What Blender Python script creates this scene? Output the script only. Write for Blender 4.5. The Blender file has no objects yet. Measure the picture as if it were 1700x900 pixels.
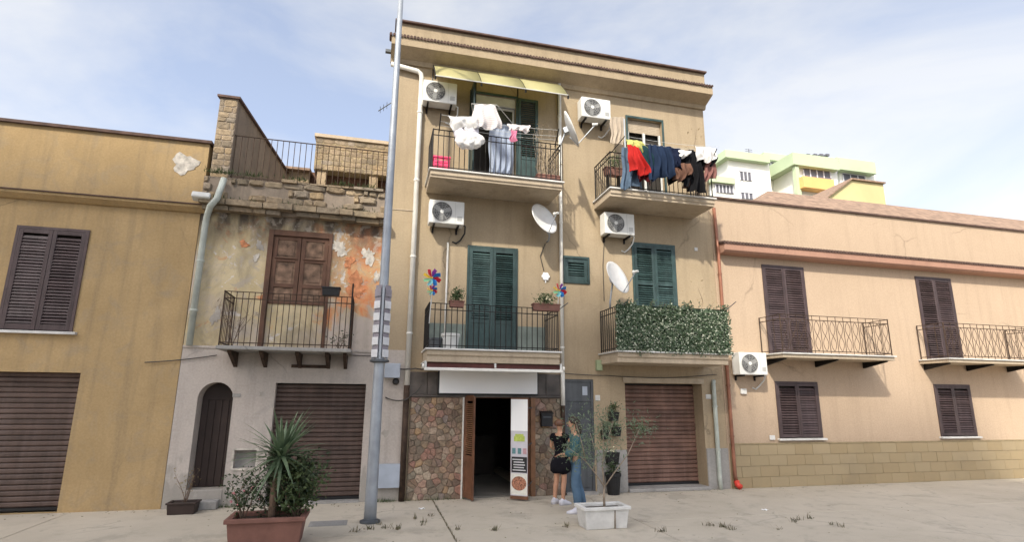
import bpy, bmesh, math, random
from mathutils import Vector, Matrix, Euler
random.seed(7)
R = math.radians
scene = bpy.context.scene
COL = scene.collection

# ---------------------------------------------------------------- camera
FPX, PIT, YAW, ROL = 897.0, R(12.12), R(14.02), R(0.47)
PCX, PCY = 850.0, 469.0
CAM = Vector((0.0, -11.83, 2.05))
_f = Vector((math.sin(YAW)*math.cos(PIT), math.cos(YAW)*math.cos(PIT), math.sin(PIT)))
_r0 = Vector((math.cos(YAW), -math.sin(YAW), 0)); _u0 = _r0.cross(_f)
_r = _r0*math.cos(ROL)+_u0*math.sin(ROL); _u = _u0*math.cos(ROL)-_r0*math.sin(ROL)
cam = bpy.data.objects.new('camera', bpy.data.cameras.new('camera')); COL.objects.link(cam)
m = Matrix((_r, _u, -_f)).transposed().to_4x4(); m.translation = CAM
cam.matrix_world = m
cam.data.sensor_width = 36; cam.data.lens = FPX/1700*36; cam.data.shift_y = (PCY-450)/1700
cam.data.clip_start = .1; cam.data.clip_end = 2000
scene.camera = cam

# ---------------------------------------------------------------- sky, sun, exposure
TO_SUN = Vector((-.71, -1.0, 1.12)).normalized()
world = bpy.data.worlds.new('World'); scene.world = world; world.use_nodes = True
nt = world.node_tree; nt.nodes.clear()
def N(t, typ, **kw):
    n = t.nodes.new(typ)
    for k, v in kw.items(): setattr(n, k, v)
    return n
wo = N(nt, 'ShaderNodeOutputWorld'); bg = N(nt, 'ShaderNodeBackground'); sky = N(nt, 'ShaderNodeTexSky', sky_type='NISHITA')
sky.sun_disc = False; sky.sun_elevation = math.asin(TO_SUN.z); sky.sun_rotation = math.atan2(TO_SUN.x, TO_SUN.y)
sky.air_density = .8; sky.dust_density = 4.0; sky.ozone_density = 2.0
tc = N(nt, 'ShaderNodeTexCoord'); mp = N(nt, 'ShaderNodeMapping'); mp.inputs['Scale'].default_value = (1.5, 1.5, 3.2); mp.inputs['Location'].default_value = (3.3, .9, 1.4)
no = N(nt, 'ShaderNodeTexNoise'); no.inputs['Scale'].default_value = 1.25; no.inputs['Detail'].default_value = 7; no.inputs['Roughness'].default_value = .56; no.inputs['Distortion'].default_value = .35
rp = N(nt, 'ShaderNodeValToRGB'); rp.color_ramp.elements[0].position = .40; rp.color_ramp.elements[1].position = .67
rp.color_ramp.elements[0].color = (.38, .38, .38, 1); rp.color_ramp.elements[1].color = (1, 1, 1, 1)
# clouds take the brightness of the air around them (brighter towards the sun), without its blue
hs_ = N(nt, 'ShaderNodeHueSaturation'); hs_.inputs['Saturation'].default_value = .22; hs_.inputs['Value'].default_value = 1.3
nt.links.new(sky.outputs[0], hs_.inputs['Color'])
mx = N(nt, 'ShaderNodeMix', data_type='RGBA'); cw = N(nt, 'ShaderNodeMix', data_type='RGBA'); cw.inputs[0].default_value = .6; cw.inputs[7].default_value = (2.35, 2.43, 2.58, 1)
nt.links.new(hs_.outputs[0], cw.inputs[6]); nt.links.new(cw.outputs[2], mx.inputs[7])
nt.links.new(tc.outputs['Generated'], mp.inputs[0]); nt.links.new(mp.outputs[0], no.inputs['Vector']); nt.links.new(no.outputs[0], rp.inputs[0])
nt.links.new(rp.outputs[0], mx.inputs[0]); nt.links.new(sky.outputs[0], mx.inputs[6]); nt.links.new(mx.outputs[2], bg.inputs[0])
bg.inputs[1].default_value = .15
nt.links.new(bg.outputs[0], wo.inputs[0])
sun = bpy.data.objects.new('sun', bpy.data.lights.new('sun', 'SUN')); COL.objects.link(sun)
sun.data.energy = 2.4; sun.data.angle = R(1.7); sun.data.color = (1, .93, .80)
sun.rotation_euler = TO_SUN.to_track_quat('Z', 'Y').to_euler(); sun.location = (0, -20, 30)
scene.view_settings.view_transform = 'Standard'; scene.view_settings.look = 'None'
scene.view_settings.gamma = 1; scene.view_settings.use_curve_mapping = False
scene.view_settings.exposure = 1.17

# ---------------------------------------------------------------- pixel -> place helpers
def ray(u, v): return _f+_r*((u-PCX)/FPX)-_u*((v-PCY)/FPX)
def W(u, v, Y=0.0):                      # point on the upright plane y = Y
    d = ray(u, v); return CAM+d*((Y-CAM.y)/d.y)
def WX(u, v, Y=0.0): return W(u, v, Y).x
def WZ(u, v, Y=0.0): return W(u, v, Y).z
def G(u, v, Z=0.0):                      # point on the level plane z = Z
    d = ray(u, v); return CAM+d*((Z-CAM.z)/d.z)

# ---------------------------------------------------------------- materials
MATS = {}
def newmat(name):
    m = bpy.data.materials.new(name); m.use_nodes = True
    t = m.node_tree; b = t.nodes['Principled BSDF']; return m, t, b
def posn(t, scale=(1, 1, 1), loc=(0, 0, 0)):
    g = N(t, 'ShaderNodeNewGeometry'); mp = N(t, 'ShaderNodeMapping')
    mp.inputs['Scale'].default_value = scale; mp.inputs['Location'].default_value = loc
    t.links.new(g.outputs['Position'], mp.inputs[0]); return mp.outputs[0]
def noise(t, vec, scale, detail=5, rough=.55, dist=0):
    n = N(t, 'ShaderNodeTexNoise'); n.inputs['Scale'].default_value = scale; n.inputs['Detail'].default_value = detail
    n.inputs['Roughness'].default_value = rough; n.inputs['Distortion'].default_value = dist
    t.links.new(vec, n.inputs['Vector']); return n.outputs[0]
def ramp(t, fac, a, b, ca=(0, 0, 0, 1), cb=(1, 1, 1, 1)):
    r = N(t, 'ShaderNodeValToRGB'); e = r.color_ramp.elements
    e[0].position = a; e[1].position = b; e[0].color = ca; e[1].color = cb
    t.links.new(fac, r.inputs[0]); return r.outputs[0]
def mixc(t, fac, a, b, mode='MIX'):
    m = N(t, 'ShaderNodeMix', data_type='RGBA', blend_type=mode)
    for s, v in ((m.inputs[0], fac), (m.inputs[6], a), (m.inputs[7], b)):
        if hasattr(v, 'links'): t.links.new(v, s)
        elif isinstance(v, (int, float)): s.default_value = v
        else: s.default_value = tuple(v)+((1,) if len(v) == 3 else ())
    return m.outputs[2]
def mul(t, a, b):
    m = N(t, 'ShaderNodeMath', operation='MULTIPLY')
    for s, v in ((m.inputs[0], a), (m.inputs[1], b)):
        if hasattr(v, 'links'): t.links.new(v, s)
        else: s.default_value = v
    return m.outputs[0]
def bump(t, b, h, strength=.3, dist=.01):
    n = N(t, 'ShaderNodeBump'); n.inputs['Strength'].default_value = strength; n.inputs['Distance'].default_value = dist
    t.links.new(h, n.inputs['Height']); t.links.new(n.outputs[0], b.inputs['Normal'])
def plain(name, c, rough=.6, metal=0, var=.18, sc=9, bmp=0, spec=.4, worn=0):
    m, t, b = newmat(name); v = posn(t)
    n = noise(t, v, sc, 5)
    f = ramp(t, n, .3, .7)
    dark = tuple(x*(1-var) for x in c); lite = tuple(min(1, x*(1+var)) for x in c)
    col = mixc(t, f, dark, lite)
    if worn:                                # each slat weathers a little differently; rain streaks run down across them
        oi = N(t, 'ShaderNodeObjectInfo'); mr = N(t, 'ShaderNodeMapRange'); mr.inputs[3].default_value = 1-worn; mr.inputs[4].default_value = 1+worn; t.links.new(oi.outputs['Random'], mr.inputs[0])
        hs = N(t, 'ShaderNodeHueSaturation'); t.links.new(col, hs.inputs['Color']); t.links.new(mr.outputs[0], hs.inputs['Value']); col = hs.outputs[0]
        col = mixc(t, mul(t, ramp(t, noise(t, posn(t, (6, 6, .5)), 1.0, 6, .65), .48, .7), .45), col, tuple(x*1.5+.035 for x in c))
        col = mixc(t, mul(t, ramp(t, noise(t, posn(t, loc=(3, 3, 3)), 5, 7, .7), .6, .68), .6), col, tuple(x*.5 for x in c))
    t.links.new(col, b.inputs['Base Color'])
    b.inputs['Roughness'].default_value = rough; b.inputs['Metallic'].default_value = metal; b.inputs['Specular IOR Level'].default_value = spec
    if bmp: bump(t, b, noise(t, v, sc*6, 4), bmp)
    MATS[name] = m; return m
def plaster(name, c1, c2, stain, st_amt=.5, streak=.35, bmp=.35, sc=.9, dirt=None):
    m, t, b = newmat(name); v = posn(t); vs = posn(t, (5, 5, .35)); 
    col = mixc(t, ramp(t, noise(t, v, sc, 6, .6, .4), .35, .68), c1, c2)
    col = mixc(t, mul(t, ramp(t, noise(t, v, sc*2.3, 7, .65, .8), .52, .74), st_amt), col, stain)
    col = mixc(t, mul(t, ramp(t, noise(t, vs, 1.0, 5, .6), .5, .78), streak), col, tuple(x*.62 for x in stain))
    vo = N(t, 'ShaderNodeTexVoronoi', feature='DISTANCE_TO_EDGE'); vo.inputs['Scale'].default_value = .38
    wp = N(t, 'ShaderNodeTexNoise'); wp.inputs['Scale'].default_value = 1.7; wp.inputs['Detail'].default_value = 8; t.links.new(v, wp.inputs[0])
    wm = N(t, 'ShaderNodeMix', data_type='VECTOR'); wm.inputs[0].default_value = .35; t.links.new(v, wm.inputs[4]); t.links.new(wp.outputs[1], wm.inputs[5]); t.links.new(wm.outputs[1], vo.inputs[0])
    ck = mul(t, ramp(t, vo.outputs[0], .0012, .0045, (1, 1, 1, 1), (0, 0, 0, 1)), ramp(t, noise(t, v, .45, 3), .5, .62))
    col = mixc(t, mul(t, ck, .55), col, tuple(x*.4 for x in stain))
    f = noise(t, v, 26, 4, .6)
    col = mixc(t, .22, col, mixc(t, ramp(t, f, .3, .72), (.25, .23, .2), (1, 1, 1)), 'MULTIPLY')
    if dirt:                                # splash dirt creeping up from the ground, irregular
        g = N(t, 'ShaderNodeNewGeometry'); s = N(t, 'ShaderNodeSeparateXYZ'); t.links.new(g.outputs['Position'], s.inputs[0])
        a = N(t, 'ShaderNodeMath', operation='MULTIPLY_ADD'); a.inputs[1].default_value = -1/dirt[0]; a.inputs[2].default_value = 1.0
        t.links.new(s.outputs[2], a.inputs[0])
        k = N(t, 'ShaderNodeMath', operation='ADD', use_clamp=True); t.links.new(a.outputs[0], k.inputs[0])
        t.links.new(ramp(t, noise(t, posn(t, (2.5, 2.5, 1)), 1.6, 6), .3, .75, (-.0, 0, 0, 1), (.9, .9, .9, 1)), k.inputs[1])
        q = ramp(t, k.outputs[0], .75, 1.35)
        col = mixc(t, mul(t, q, dirt[2]), col, dirt[1])
    t.links.new(col, b.inputs['Base Color']); b.inputs['Roughness'].default_value = .92; b.inputs['Specular IOR Level'].default_value = .15
    h = mixc(t, .5, noise(t, v, 60, 5), noise(t, v, 7, 4))
    bump(t, b, h, bmp, .012); MATS[name] = m; return m
plaster('tan', (.385, .305, .203), (.43, .342, .233), (.32, .25, .17), .5, .4)
plaster('peach', (.475, .36, .258), (.505, .385, .278), (.41, .31, .225), .3, .25, .18, .5)
plaster('ochre', (.39, .275, .14), (.47, .335, .175), (.34, .27, .18), .75, .55)
plaster('greywall', (.47, .415, .37), (.52, .465, .415), (.36, .33, .30), .5, .3, .3, .8, (1.1, (.25, .24, .21), .6))
plaster('slab', (.45, .37, .27), (.53, .44, .33), (.30, .25, .19), .5, .35)
plaster('stucco_white', (.66, .65, .62), (.74, .73, .7), (.55, .54, .52), .4, .3)
plaster('old_brown', (.25, .205, .165), (.33, .27, .21), (.18, .155, .125), .6, .6, .5, 1.4)
plaster('plinth', (.30, .29, .275), (.38, .365, .34), (.22, .21, .2), .6, .4, .3, 1.2)
plaster('peach_trim', (.37, .215, .155), (.41, .24, .175), (.38, .22, .16), .4, .4)
plaster('opposite', (.62, .56, .47), (.68, .61, .51), (.4, .36, .3), .4, .3)  # walls of the added shade towers, kept pale to bounce light
def m_peel():
    m, t, b = newmat('peeling'); v = posn(t)
    n1 = noise(t, v, .85, 8, .62, .7); n2 = noise(t, posn(t, loc=(7, 3, 5)), 1.5, 9, .66, 1.0); n3 = noise(t, posn(t, loc=(1, 8, 2)), 2.2, 9, .7, .8)
    col = mixc(t, ramp(t, n1, .35, .62), (.50, .40, .23), (.60, .50, .32))
    col = mixc(t, ramp(t, noise(t, posn(t, loc=(4, 1, 9)), .7, 6, .6), .48, .62), col, (.50, .43, .37))
    g = N(t, 'ShaderNodeNewGeometry'); s = N(t, 'ShaderNodeSeparateXYZ'); t.links.new(g.outputs['Position'], s.inputs[0])
    mr = N(t, 'ShaderNodeMapRange'); mr.inputs[1].default_value = -1.6; mr.inputs[2].default_value = -.5; t.links.new(s.outputs[0], mr.inputs[0])
    org = mixc(t, ramp(t, n3, .38, .56), (.60, .225, .10), (.56, .37, .20))
    mq = N(t, 'ShaderNodeMapRange'); mq.inputs[1].default_value = 3.2; mq.inputs[2].default_value = 4.3; t.links.new(s.outputs[2], mq.inputs[0])
    a = N(t, 'ShaderNodeMath', operation='MULTIPLY_ADD'); a.inputs[1].default_value = .24; t.links.new(mul(t, mr.outputs[0], mq.outputs[0]), a.inputs[0]); t.links.new(n2, a.inputs[2])
    col = mixc(t, ramp(t, a.outputs[0], .56, .64), col, org)
    col = mixc(t, ramp(t, n3, .585, .61), col, (.66, .61, .55))
    col = mixc(t, mul(t, ramp(t, noise(t, posn(t, (3, 3, .5)), 1.1, 6), .5, .75), .4), col, (.22, .19, .15))
    # soot band that has run down from the broken cornice
    mz = N(t, 'ShaderNodeMapRange'); mz.inputs[1].default_value = 4.75; mz.inputs[2].default_value = 5.6; t.links.new(s.outputs[2], mz.inputs[0])
    k = mul(t, mz.outputs[0], ramp(t, noise(t, posn(t, (2.2, 2.2, .7)), 1.3, 6), .3, .55))
    col = mixc(t, mul(t, k, .95), col, (.085, .07, .058))
    col = mixc(t, mul(t, ramp(t, noise(t, posn(t, (1.6, 1.6, 1), (2, 2, 7)), 1.2, 8, .7, .6), .5, .66), .45), col, (.17, .145, .11))
    t.links.new(col, b.inputs['Base Color']); b.inputs['Roughness'].default_value = .95; b.inputs['Specular IOR Level'].default_value = .1
    col = mixc(t, mul(t, ramp(t, noise(t, posn(t, loc=(9, 9, 1)), 3.1, 9, .72, .6), .54, .6), .7), col, (.40, .35, .29))
    t.links.new(col, b.inputs['Base Color'])
    bump(t, b, mixc(t, .5, n3, noise(t, v, 30, 6)), .6, .03); MATS['peeling'] = m
m_peel()
def stone(name, cols, sc=2.0, bmp=.6, rough=.9):
    m, t, b = newmat(name); oi = N(t, 'ShaderNodeObjectInfo'); v = posn(t)
    r = N(t, 'ShaderNodeValToRGB'); r.color_ramp.interpolation = 'LINEAR'
    while len(r.color_ramp.elements) < len(cols): r.color_ramp.elements.new(.5)
    for i, c in enumerate(cols): r.color_ramp.elements[i].position = i/max(1, len(cols)-1); r.color_ramp.elements[i].color = (*c, 1)
    t.links.new(oi.outputs['Random'], r.inputs[0])
    n = noise(t, v, sc*6, 6, .65)
    col = mixc(t, .75, r.outputs[0], mixc(t, ramp(t, n, .3, .7), (.45, .42, .4), (1.25, 1.2, 1.15)) if bmp > .1 else (1, 1, 1), 'MULTIPLY')
    col = mixc(t, mul(t, ramp(t, noise(t, v, sc*.6, 7, .65), .46, .64), .55 if bmp > .5 else .25), col, (.12, .105, .08))
    t.links.new(col, b.inputs['Base Color']); b.inputs['Roughness'].default_value = rough; b.inputs['Specular IOR Level'].default_value = .2
    bump(t, b, n, bmp, .02); MATS[name] = m
stone('cladding', [(.30, .20, .14), (.22, .18, .14), (.38, .28, .19), (.17, .12, .095), (.33, .23, .17), (.27, .245, .19), (.46, .38, .29), (.34, .19, .145), (.29, .245, .225), (.38, .26, .15), (.40, .28, .24)], 4, .8, .75)
stone('rubble', [(.33, .265, .175), (.22, .185, .14), (.39, .31, .21), (.27, .215, .15), (.36, .275, .17), (.30, .26, .21)], 2.2, 1.0)
stone('wainscot', [(.345, .27, .16), (.325, .25, .145), (.36, .285, .175), (.335, .265, .16)], .8, .08, .6)
plain('mortar', (.21, .175, .135), .95, 0, .3, 6, .4)
plain('mortar_pale', (.27, .215, .125), .95, 0, .2, 6, .3)
plain('green_paint', (.030, .058, .056), .5, 0, .3, 5, worn=.22)
plain('green_panel', (.022, .058, .058), .5, 0, .3, 4)
plain('dado', (.17, .20, .175), .7, 0, .25, 3, .2)
plain('brown_slat', (.078, .050, .040), .55, 0, .28, 3, worn=.2)
plain('rust_slat', (.165, .092, .068), .6, 0, .35, 2.2, worn=.2)
plain('brown_louvre', (.060, .040, .040), .5, 0, .25, 3, worn=.22)
plain('door_brown', (.035, .022, .018), .6, 0, .3, 3)
plain('grey_door', (.070, .076, .082), .5, .1, .25, 3, worn=.1)
plain('iron', (.022, .020, .019), .55, .6, .4, 14)
plain('iron_rust', (.06, .038, .026), .8, .3, .5, 9)
plain('white_pvc', (.70, .68, .62), .45, 0, .12, 4)
plain('grey_pvc', (.42, .45, .40), .5, 0, .2, 4)
plain('copper', (.27, .115, .07), .5, .2, .3, 4)
plain('red_iron', (.62, .05, .03), .5, 0, .2, 6)
plain('ac_white', (.68, .68, .65), .45, 0, .1, 3)
plain('ac_dark', (.10, .10, .10), .6, 0, .3, 8)
plain('ac_grey', (.32, .32, .31), .5, 0, .15, 8)
plain('dish', (.70, .69, .66), .5, 0, .1, 5)
plain('galv', (.33, .355, .385), .45, .35, .15, 4)
plain('steel_dark', (.10, .11, .12), .5, .5, .25, 8)
plain('black', (.012, .012, .013), .5, 0, .3, 8)
plain('interior', (.030, .026, .022), .9, 0, .3, 2)  # near-black: the darkness of unlit rooms is put into the colour
plain('interior_floor', (.16, .15, .13), .6, 0, .2, 2)
plain('shop_wood', (.15, .066, .034), .5, 0, .3, 5)
plain('shop_wood_lt', (.24, .12, .06), .55, 0, .25, 5)
plain('sign_white', (.88, .88, .87), .4, 0, .02, 1)
plain('dark_marble', (.085, .07, .06), .4, 0, .5, 3.2)
plain('tile_dark', (.10, .062, .05), .85, 0, .35, 6, .4)
plain('roof_tile', (.25, .17, .12), .85, 0, .35, 5, .5)
plain('terracotta', (.19, .09, .068), .75, 0, .2, 4, .2)
plain('soil', (.06, .045, .032), .95, 0, .4, 12, .8)
plain('concrete_white', (.60, .59, .56), .85, 0, .2, 4, .4)
plain('wood_old', (.115, .060, .038), .8, 0, .35, 3, .4)
plain('wood_panel', (.19, .12, .08), .85, 0, .6, 7, .5)
plain('pink_plastic', (.75, .06, .16), .4, 0, .1, 3)
plain('awning_brown', (.075, .025, .02), .85, 0, .25, 6)
plain('bark', (.15, .10, .07), .9, 0, .35, 12, .6)
plain('pale_bark', (.30, .24, .18), .9, 0, .35, 12, .5)
plain('rubber', (.02, .02, .02), .7, 0, .2, 8)
plain('cable', (.06, .055, .05), .7, 0, .2, 8)
plain('fitting', (.58, .58, .55), .5, 0, .1, 5)
plain('green_box', (.30, .36, .22), .6, 0, .15, 5)
plain('plate_white', (.62, .62, .63), .5, 0, .12, 6)
plain('plate_mauve', (.26, .235, .26), .6, 0, .2, 6)
plain('meter_grey', (.36, .40, .46), .5, 0, .12, 4)
plain('glass_dark', (.03, .035, .04), .12, 0, .2, 3, 0, .7)
plain('bg_white', (.78, .77, .70), .85, 0, .06, .3)
plain('bg_green', (.42, .50, .33), .85, 0, .08, .3)
plain('bg_orange', (.75, .42, .16), .85, 0, .08, .3)
plain('bg_yellow', (.50, .43, .22), .85, 0, .1, .3)
plain('bg_dark', (.12, .12, .14), .6, 0, .2, .5)
plain('bg_frame', (.62, .62, .66), .6, 0, .1, .5)
plain('hill_green', (.07, .09, .04), .95, 0, .4, .05)
def m_canopy():
    m, t, b = newmat('canopy'); v = posn(t)
    t.links.new(mixc(t, ramp(t, noise(t, v, 3, 5), .3, .7), (.60, .56, .30), (.68, .64, .37)), b.inputs['Base Color'])
    b.inputs['Roughness'].default_value = .35; b.inputs['Transmission Weight'].default_value = 0
    tr = N(t, 'ShaderNodeBsdfTranslucent'); tr.inputs[0].default_value = (.66, .62, .32, 1); ms = N(t, 'ShaderNodeMixShader'); ms.inputs[0].default_value = .5
    o = t.nodes['Material Output']; t.links.new(b.outputs[0], ms.inputs[1]); t.links.new(tr.outputs[0], ms.inputs[2]); t.links.new(ms.outputs[0], o.inputs[0]); MATS['canopy'] = m
m_canopy()
def cloth(name, c, var=.12, stripe=None):
    m, t, b = newmat(name); v = posn(t)
    col = mixc(t, ramp(t, noise(t, v, 7, 6), .3, .7), tuple(x*(1-var) for x in c), tuple(min(1, x*(1+var)) for x in c))
    if stripe:
        w = N(t, 'ShaderNodeTexWave', bands_direction='Z'); w.inputs['Scale'].default_value = stripe[0]; w.inputs['Distortion'].default_value = .6
        t.links.new(v, w.inputs[0]); col = mixc(t, ramp(t, w.outputs[1], .55, .7), col, stripe[1])
    t.links.new(col, b.inputs['Base Color']); b.inputs['Roughness'].default_value = .9; b.inputs['Specular IOR Level'].default_value = .1
    tr = N(t, 'ShaderNodeBsdfTranslucent'); t.links.new(col, tr.inputs[0]); ms = N(t, 'ShaderNodeMixShader'); ms.inputs[0].default_value = .22
    o = t.nodes['Material Output']; t.links.new(b.outputs[0], ms.inputs[1]); t.links.new(tr.outputs[0], ms.inputs[2]); t.links.new(ms.outputs[0], o.inputs[0])
    bump(t, b, noise(t, v, 160, 3), .2, .003); MATS[name] = m
for n_, c_ in dict(c_white=(.80, .79, .77), c_lilac=(.70, .68, .74), c_red=(.50, .03, .027), c_wine=(.13, .018, .022), c_navy=(.014, .020, .045), c_denim=(.020, .034, .070), c_black=(.012, .012, .014),
                   c_lime=(.55, .54, .18), c_teal=(.02, .055, .065), c_blue=(.11, .16, .23), c_curtain=(.40, .46, .58), c_pink=(.66, .22, .34), c_dusty=(.27, .13, .115), c_brown=(.16, .085, .06), c_grey=(.25, .23, .25), c_screen=(.50, .42, .33),
                   p_jeans=(.115, .19, .28), p_teal=(.07, .15, .17), p_black=(.014, .013, .017), p_shoe=(.78, .78, .84)).items(): cloth(n_, c_)
cloth('c_stripe', (.80, .78, .76), .06, (7, (.72, .62, .62)))
plain('skin', (.50, .27, .17), .55, 0, .08, 20)
plain('hair_dark', (.03, .018, .012), .5, 0, .4, 60)
plain('hair_brown', (.12, .055, .03), .5, 0, .4, 60)
def foliage(name, c1, c2, sc=9, trans=.25):
    m, t, b = newmat(name); v = posn(t); oi = N(t, 'ShaderNodeObjectInfo')
    col = mixc(t, ramp(t, noise(t, v, sc, 4), .32, .68), c1, c2)
    hs = N(t, 'ShaderNodeHueSaturation'); t.links.new(col, hs.inputs['Color'])
    mr = N(t, 'ShaderNodeMapRange'); mr.inputs[3].default_value = .75; mr.inputs[4].default_value = 1.25; t.links.new(oi.outputs['Random'], mr.inputs[0]); t.links.new(mr.outputs[0], hs.inputs['Value'])
    t.links.new(hs.outputs[0], b.inputs['Base Color']); b.inputs['Roughness'].default_value = .5
    tr = N(t, 'ShaderNodeBsdfTranslucent'); t.links.new(hs.outputs[0], tr.inputs[0]); ms = N(t, 'ShaderNodeMixShader'); ms.inputs[0].default_value = trans
    o = t.nodes['Material Output']; t.links.new(b.outputs[0], ms.inputs[1]); t.links.new(tr.outputs[0], ms.inputs[2]); t.links.new(ms.outputs[0], o.inputs[0]); MATS[name] = m
foliage('leaf_yucca', (.085, .135, .07), (.18, .24, .135), 5)
foliage('leaf_dark', (.022, .045, .018), (.07, .10, .035), 11)
foliage('leaf_mid', (.05, .085, .03), (.11, .15, .055), 11)
foliage('leaf_grey', (.10, .15, .09), (.18, .23, .14), 11)
foliage('leaf_dry', (.20, .14, .06), (.28, .22, .10), 11)
foliage('leaf_weed', (.07, .075, .03), (.17, .135, .065), 7)
foliage('leaf_hedge', (.030, .058, .030), (.10, .15, .075), 24, .15)
foliage('leaf_hedge_pale', (.30, .34, .24), (.48, .50, .40), 30, .1)
plain('flower_pale', (.80, .74, .50), .6, 0, .15, 30)
plain('flower_pink', (.70, .28, .30), .6, 0, .15, 30)
plain('hedge_net', (.02, .035, .02), .9, 0, .4, 20)
for n_, c_ in dict(pw_blue=(.03, .22, .62), pw_red=(.66, .03, .05), pw_yellow=(.72, .50, .05), pw_green=(.25, .55, .30), pw_purple=(.30, .05, .35), pw_cyan=(.25, .60, .65)).items(): plain(n_, c_, .35, 0, .05, 5)
plain('print_lime', (.42, .50, .10), .5, 0, .25, 25)
plain('print_grey', (.55, .53, .57), .5, 0, .08, 5)
plain('print_black', (.02, .02, .022), .5, 0, .3, 5)
plain('print_line', (.62, .62, .62), .5, 0, .1, 5)
plain('print_teal', (.10, .22, .24), .5, 0, .2, 20)
plain('print_rose', (.50, .30, .32), .5, 0, .2, 20)
plain('print_food', (.34, .15, .09), .5, 0, .9, 42)
plain('print_plate', (.70, .69, .62), .5, 0, .1, 20)
def m_ground():
    m, t, b = newmat('pavement_concrete'); v = posn(t)
    n1 = noise(t, v, .55, 8, .62, .5); n2 = noise(t, v, 3.2, 8, .68); n3 = noise(t, v, 90, 3)
    col = mixc(t, ramp(t, n1, .36, .66), (.49, .435, .345), (.56, .50, .405))
    col = mixc(t, mul(t, ramp(t, n2, .52, .72), .5), col, (.38, .335, .265))
    col = mixc(t, .30, col, mixc(t, ramp(t, n3, .3, .7), (.5, .5, .5), (1.15, 1.15, 1.15)), 'MULTIPLY')
    col = mixc(t, mul(t, ramp(t, noise(t, posn(t, loc=(5, 2, 0)), 1.1, 9, .72, .4), .54, .62), .38), col, (.26, .235, .195))
    sp = N(t, 'ShaderNodeTexVoronoi'); sp.inputs['Scale'].default_value = 2.6; t.links.new(v, sp.inputs[0])
    col = mixc(t, mul(t, ramp(t, sp.outputs[0], .05, .09, (1, 1, 1, 1), (0, 0, 0, 1)), .45), col, (.16, .15, .13))
    vo = N(t, 'ShaderNodeTexVoronoi', feature='DISTANCE_TO_EDGE'); vo.inputs['Scale'].default_value = .42
    d = N(t, 'ShaderNodeMix', data_type='VECTOR'); d.inputs[0].default_value = .16
    nn = N(t, 'ShaderNodeTexNoise'); nn.inputs['Scale'].default_value = 2.5; nn.inputs['Detail'].default_value = 6; t.links.new(v, nn.inputs[0])
    t.links.new(v, d.inputs[4]); t.links.new(nn.outputs[1], d.inputs[5]); t.links.new(d.outputs[1], vo.inputs[0])
    cr = ramp(t, vo.outputs[0], .002, .008, (1, 1, 1, 1), (0, 0, 0, 1))
    col = mixc(t, mul(t, cr, mul(t, ramp(t, n1, .5, .66), .5)), col, (.10, .095, .08))
    t.links.new(col, b.inputs['Base Color']); b.inputs['Roughness'].default_value = .93; b.inputs['Specular IOR Level'].default_value = .2
    bump(t, b, mixc(t, .5, n3, n2), .35, .012); MATS['pavement_concrete'] = m
m_ground()
plain('asphalt', (.15, .14, .125), .92, 0, .25, 3, .5)
plain('kerb_stone', (.33, .32, .29), .9, 0, .2, 3, .4)

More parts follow.
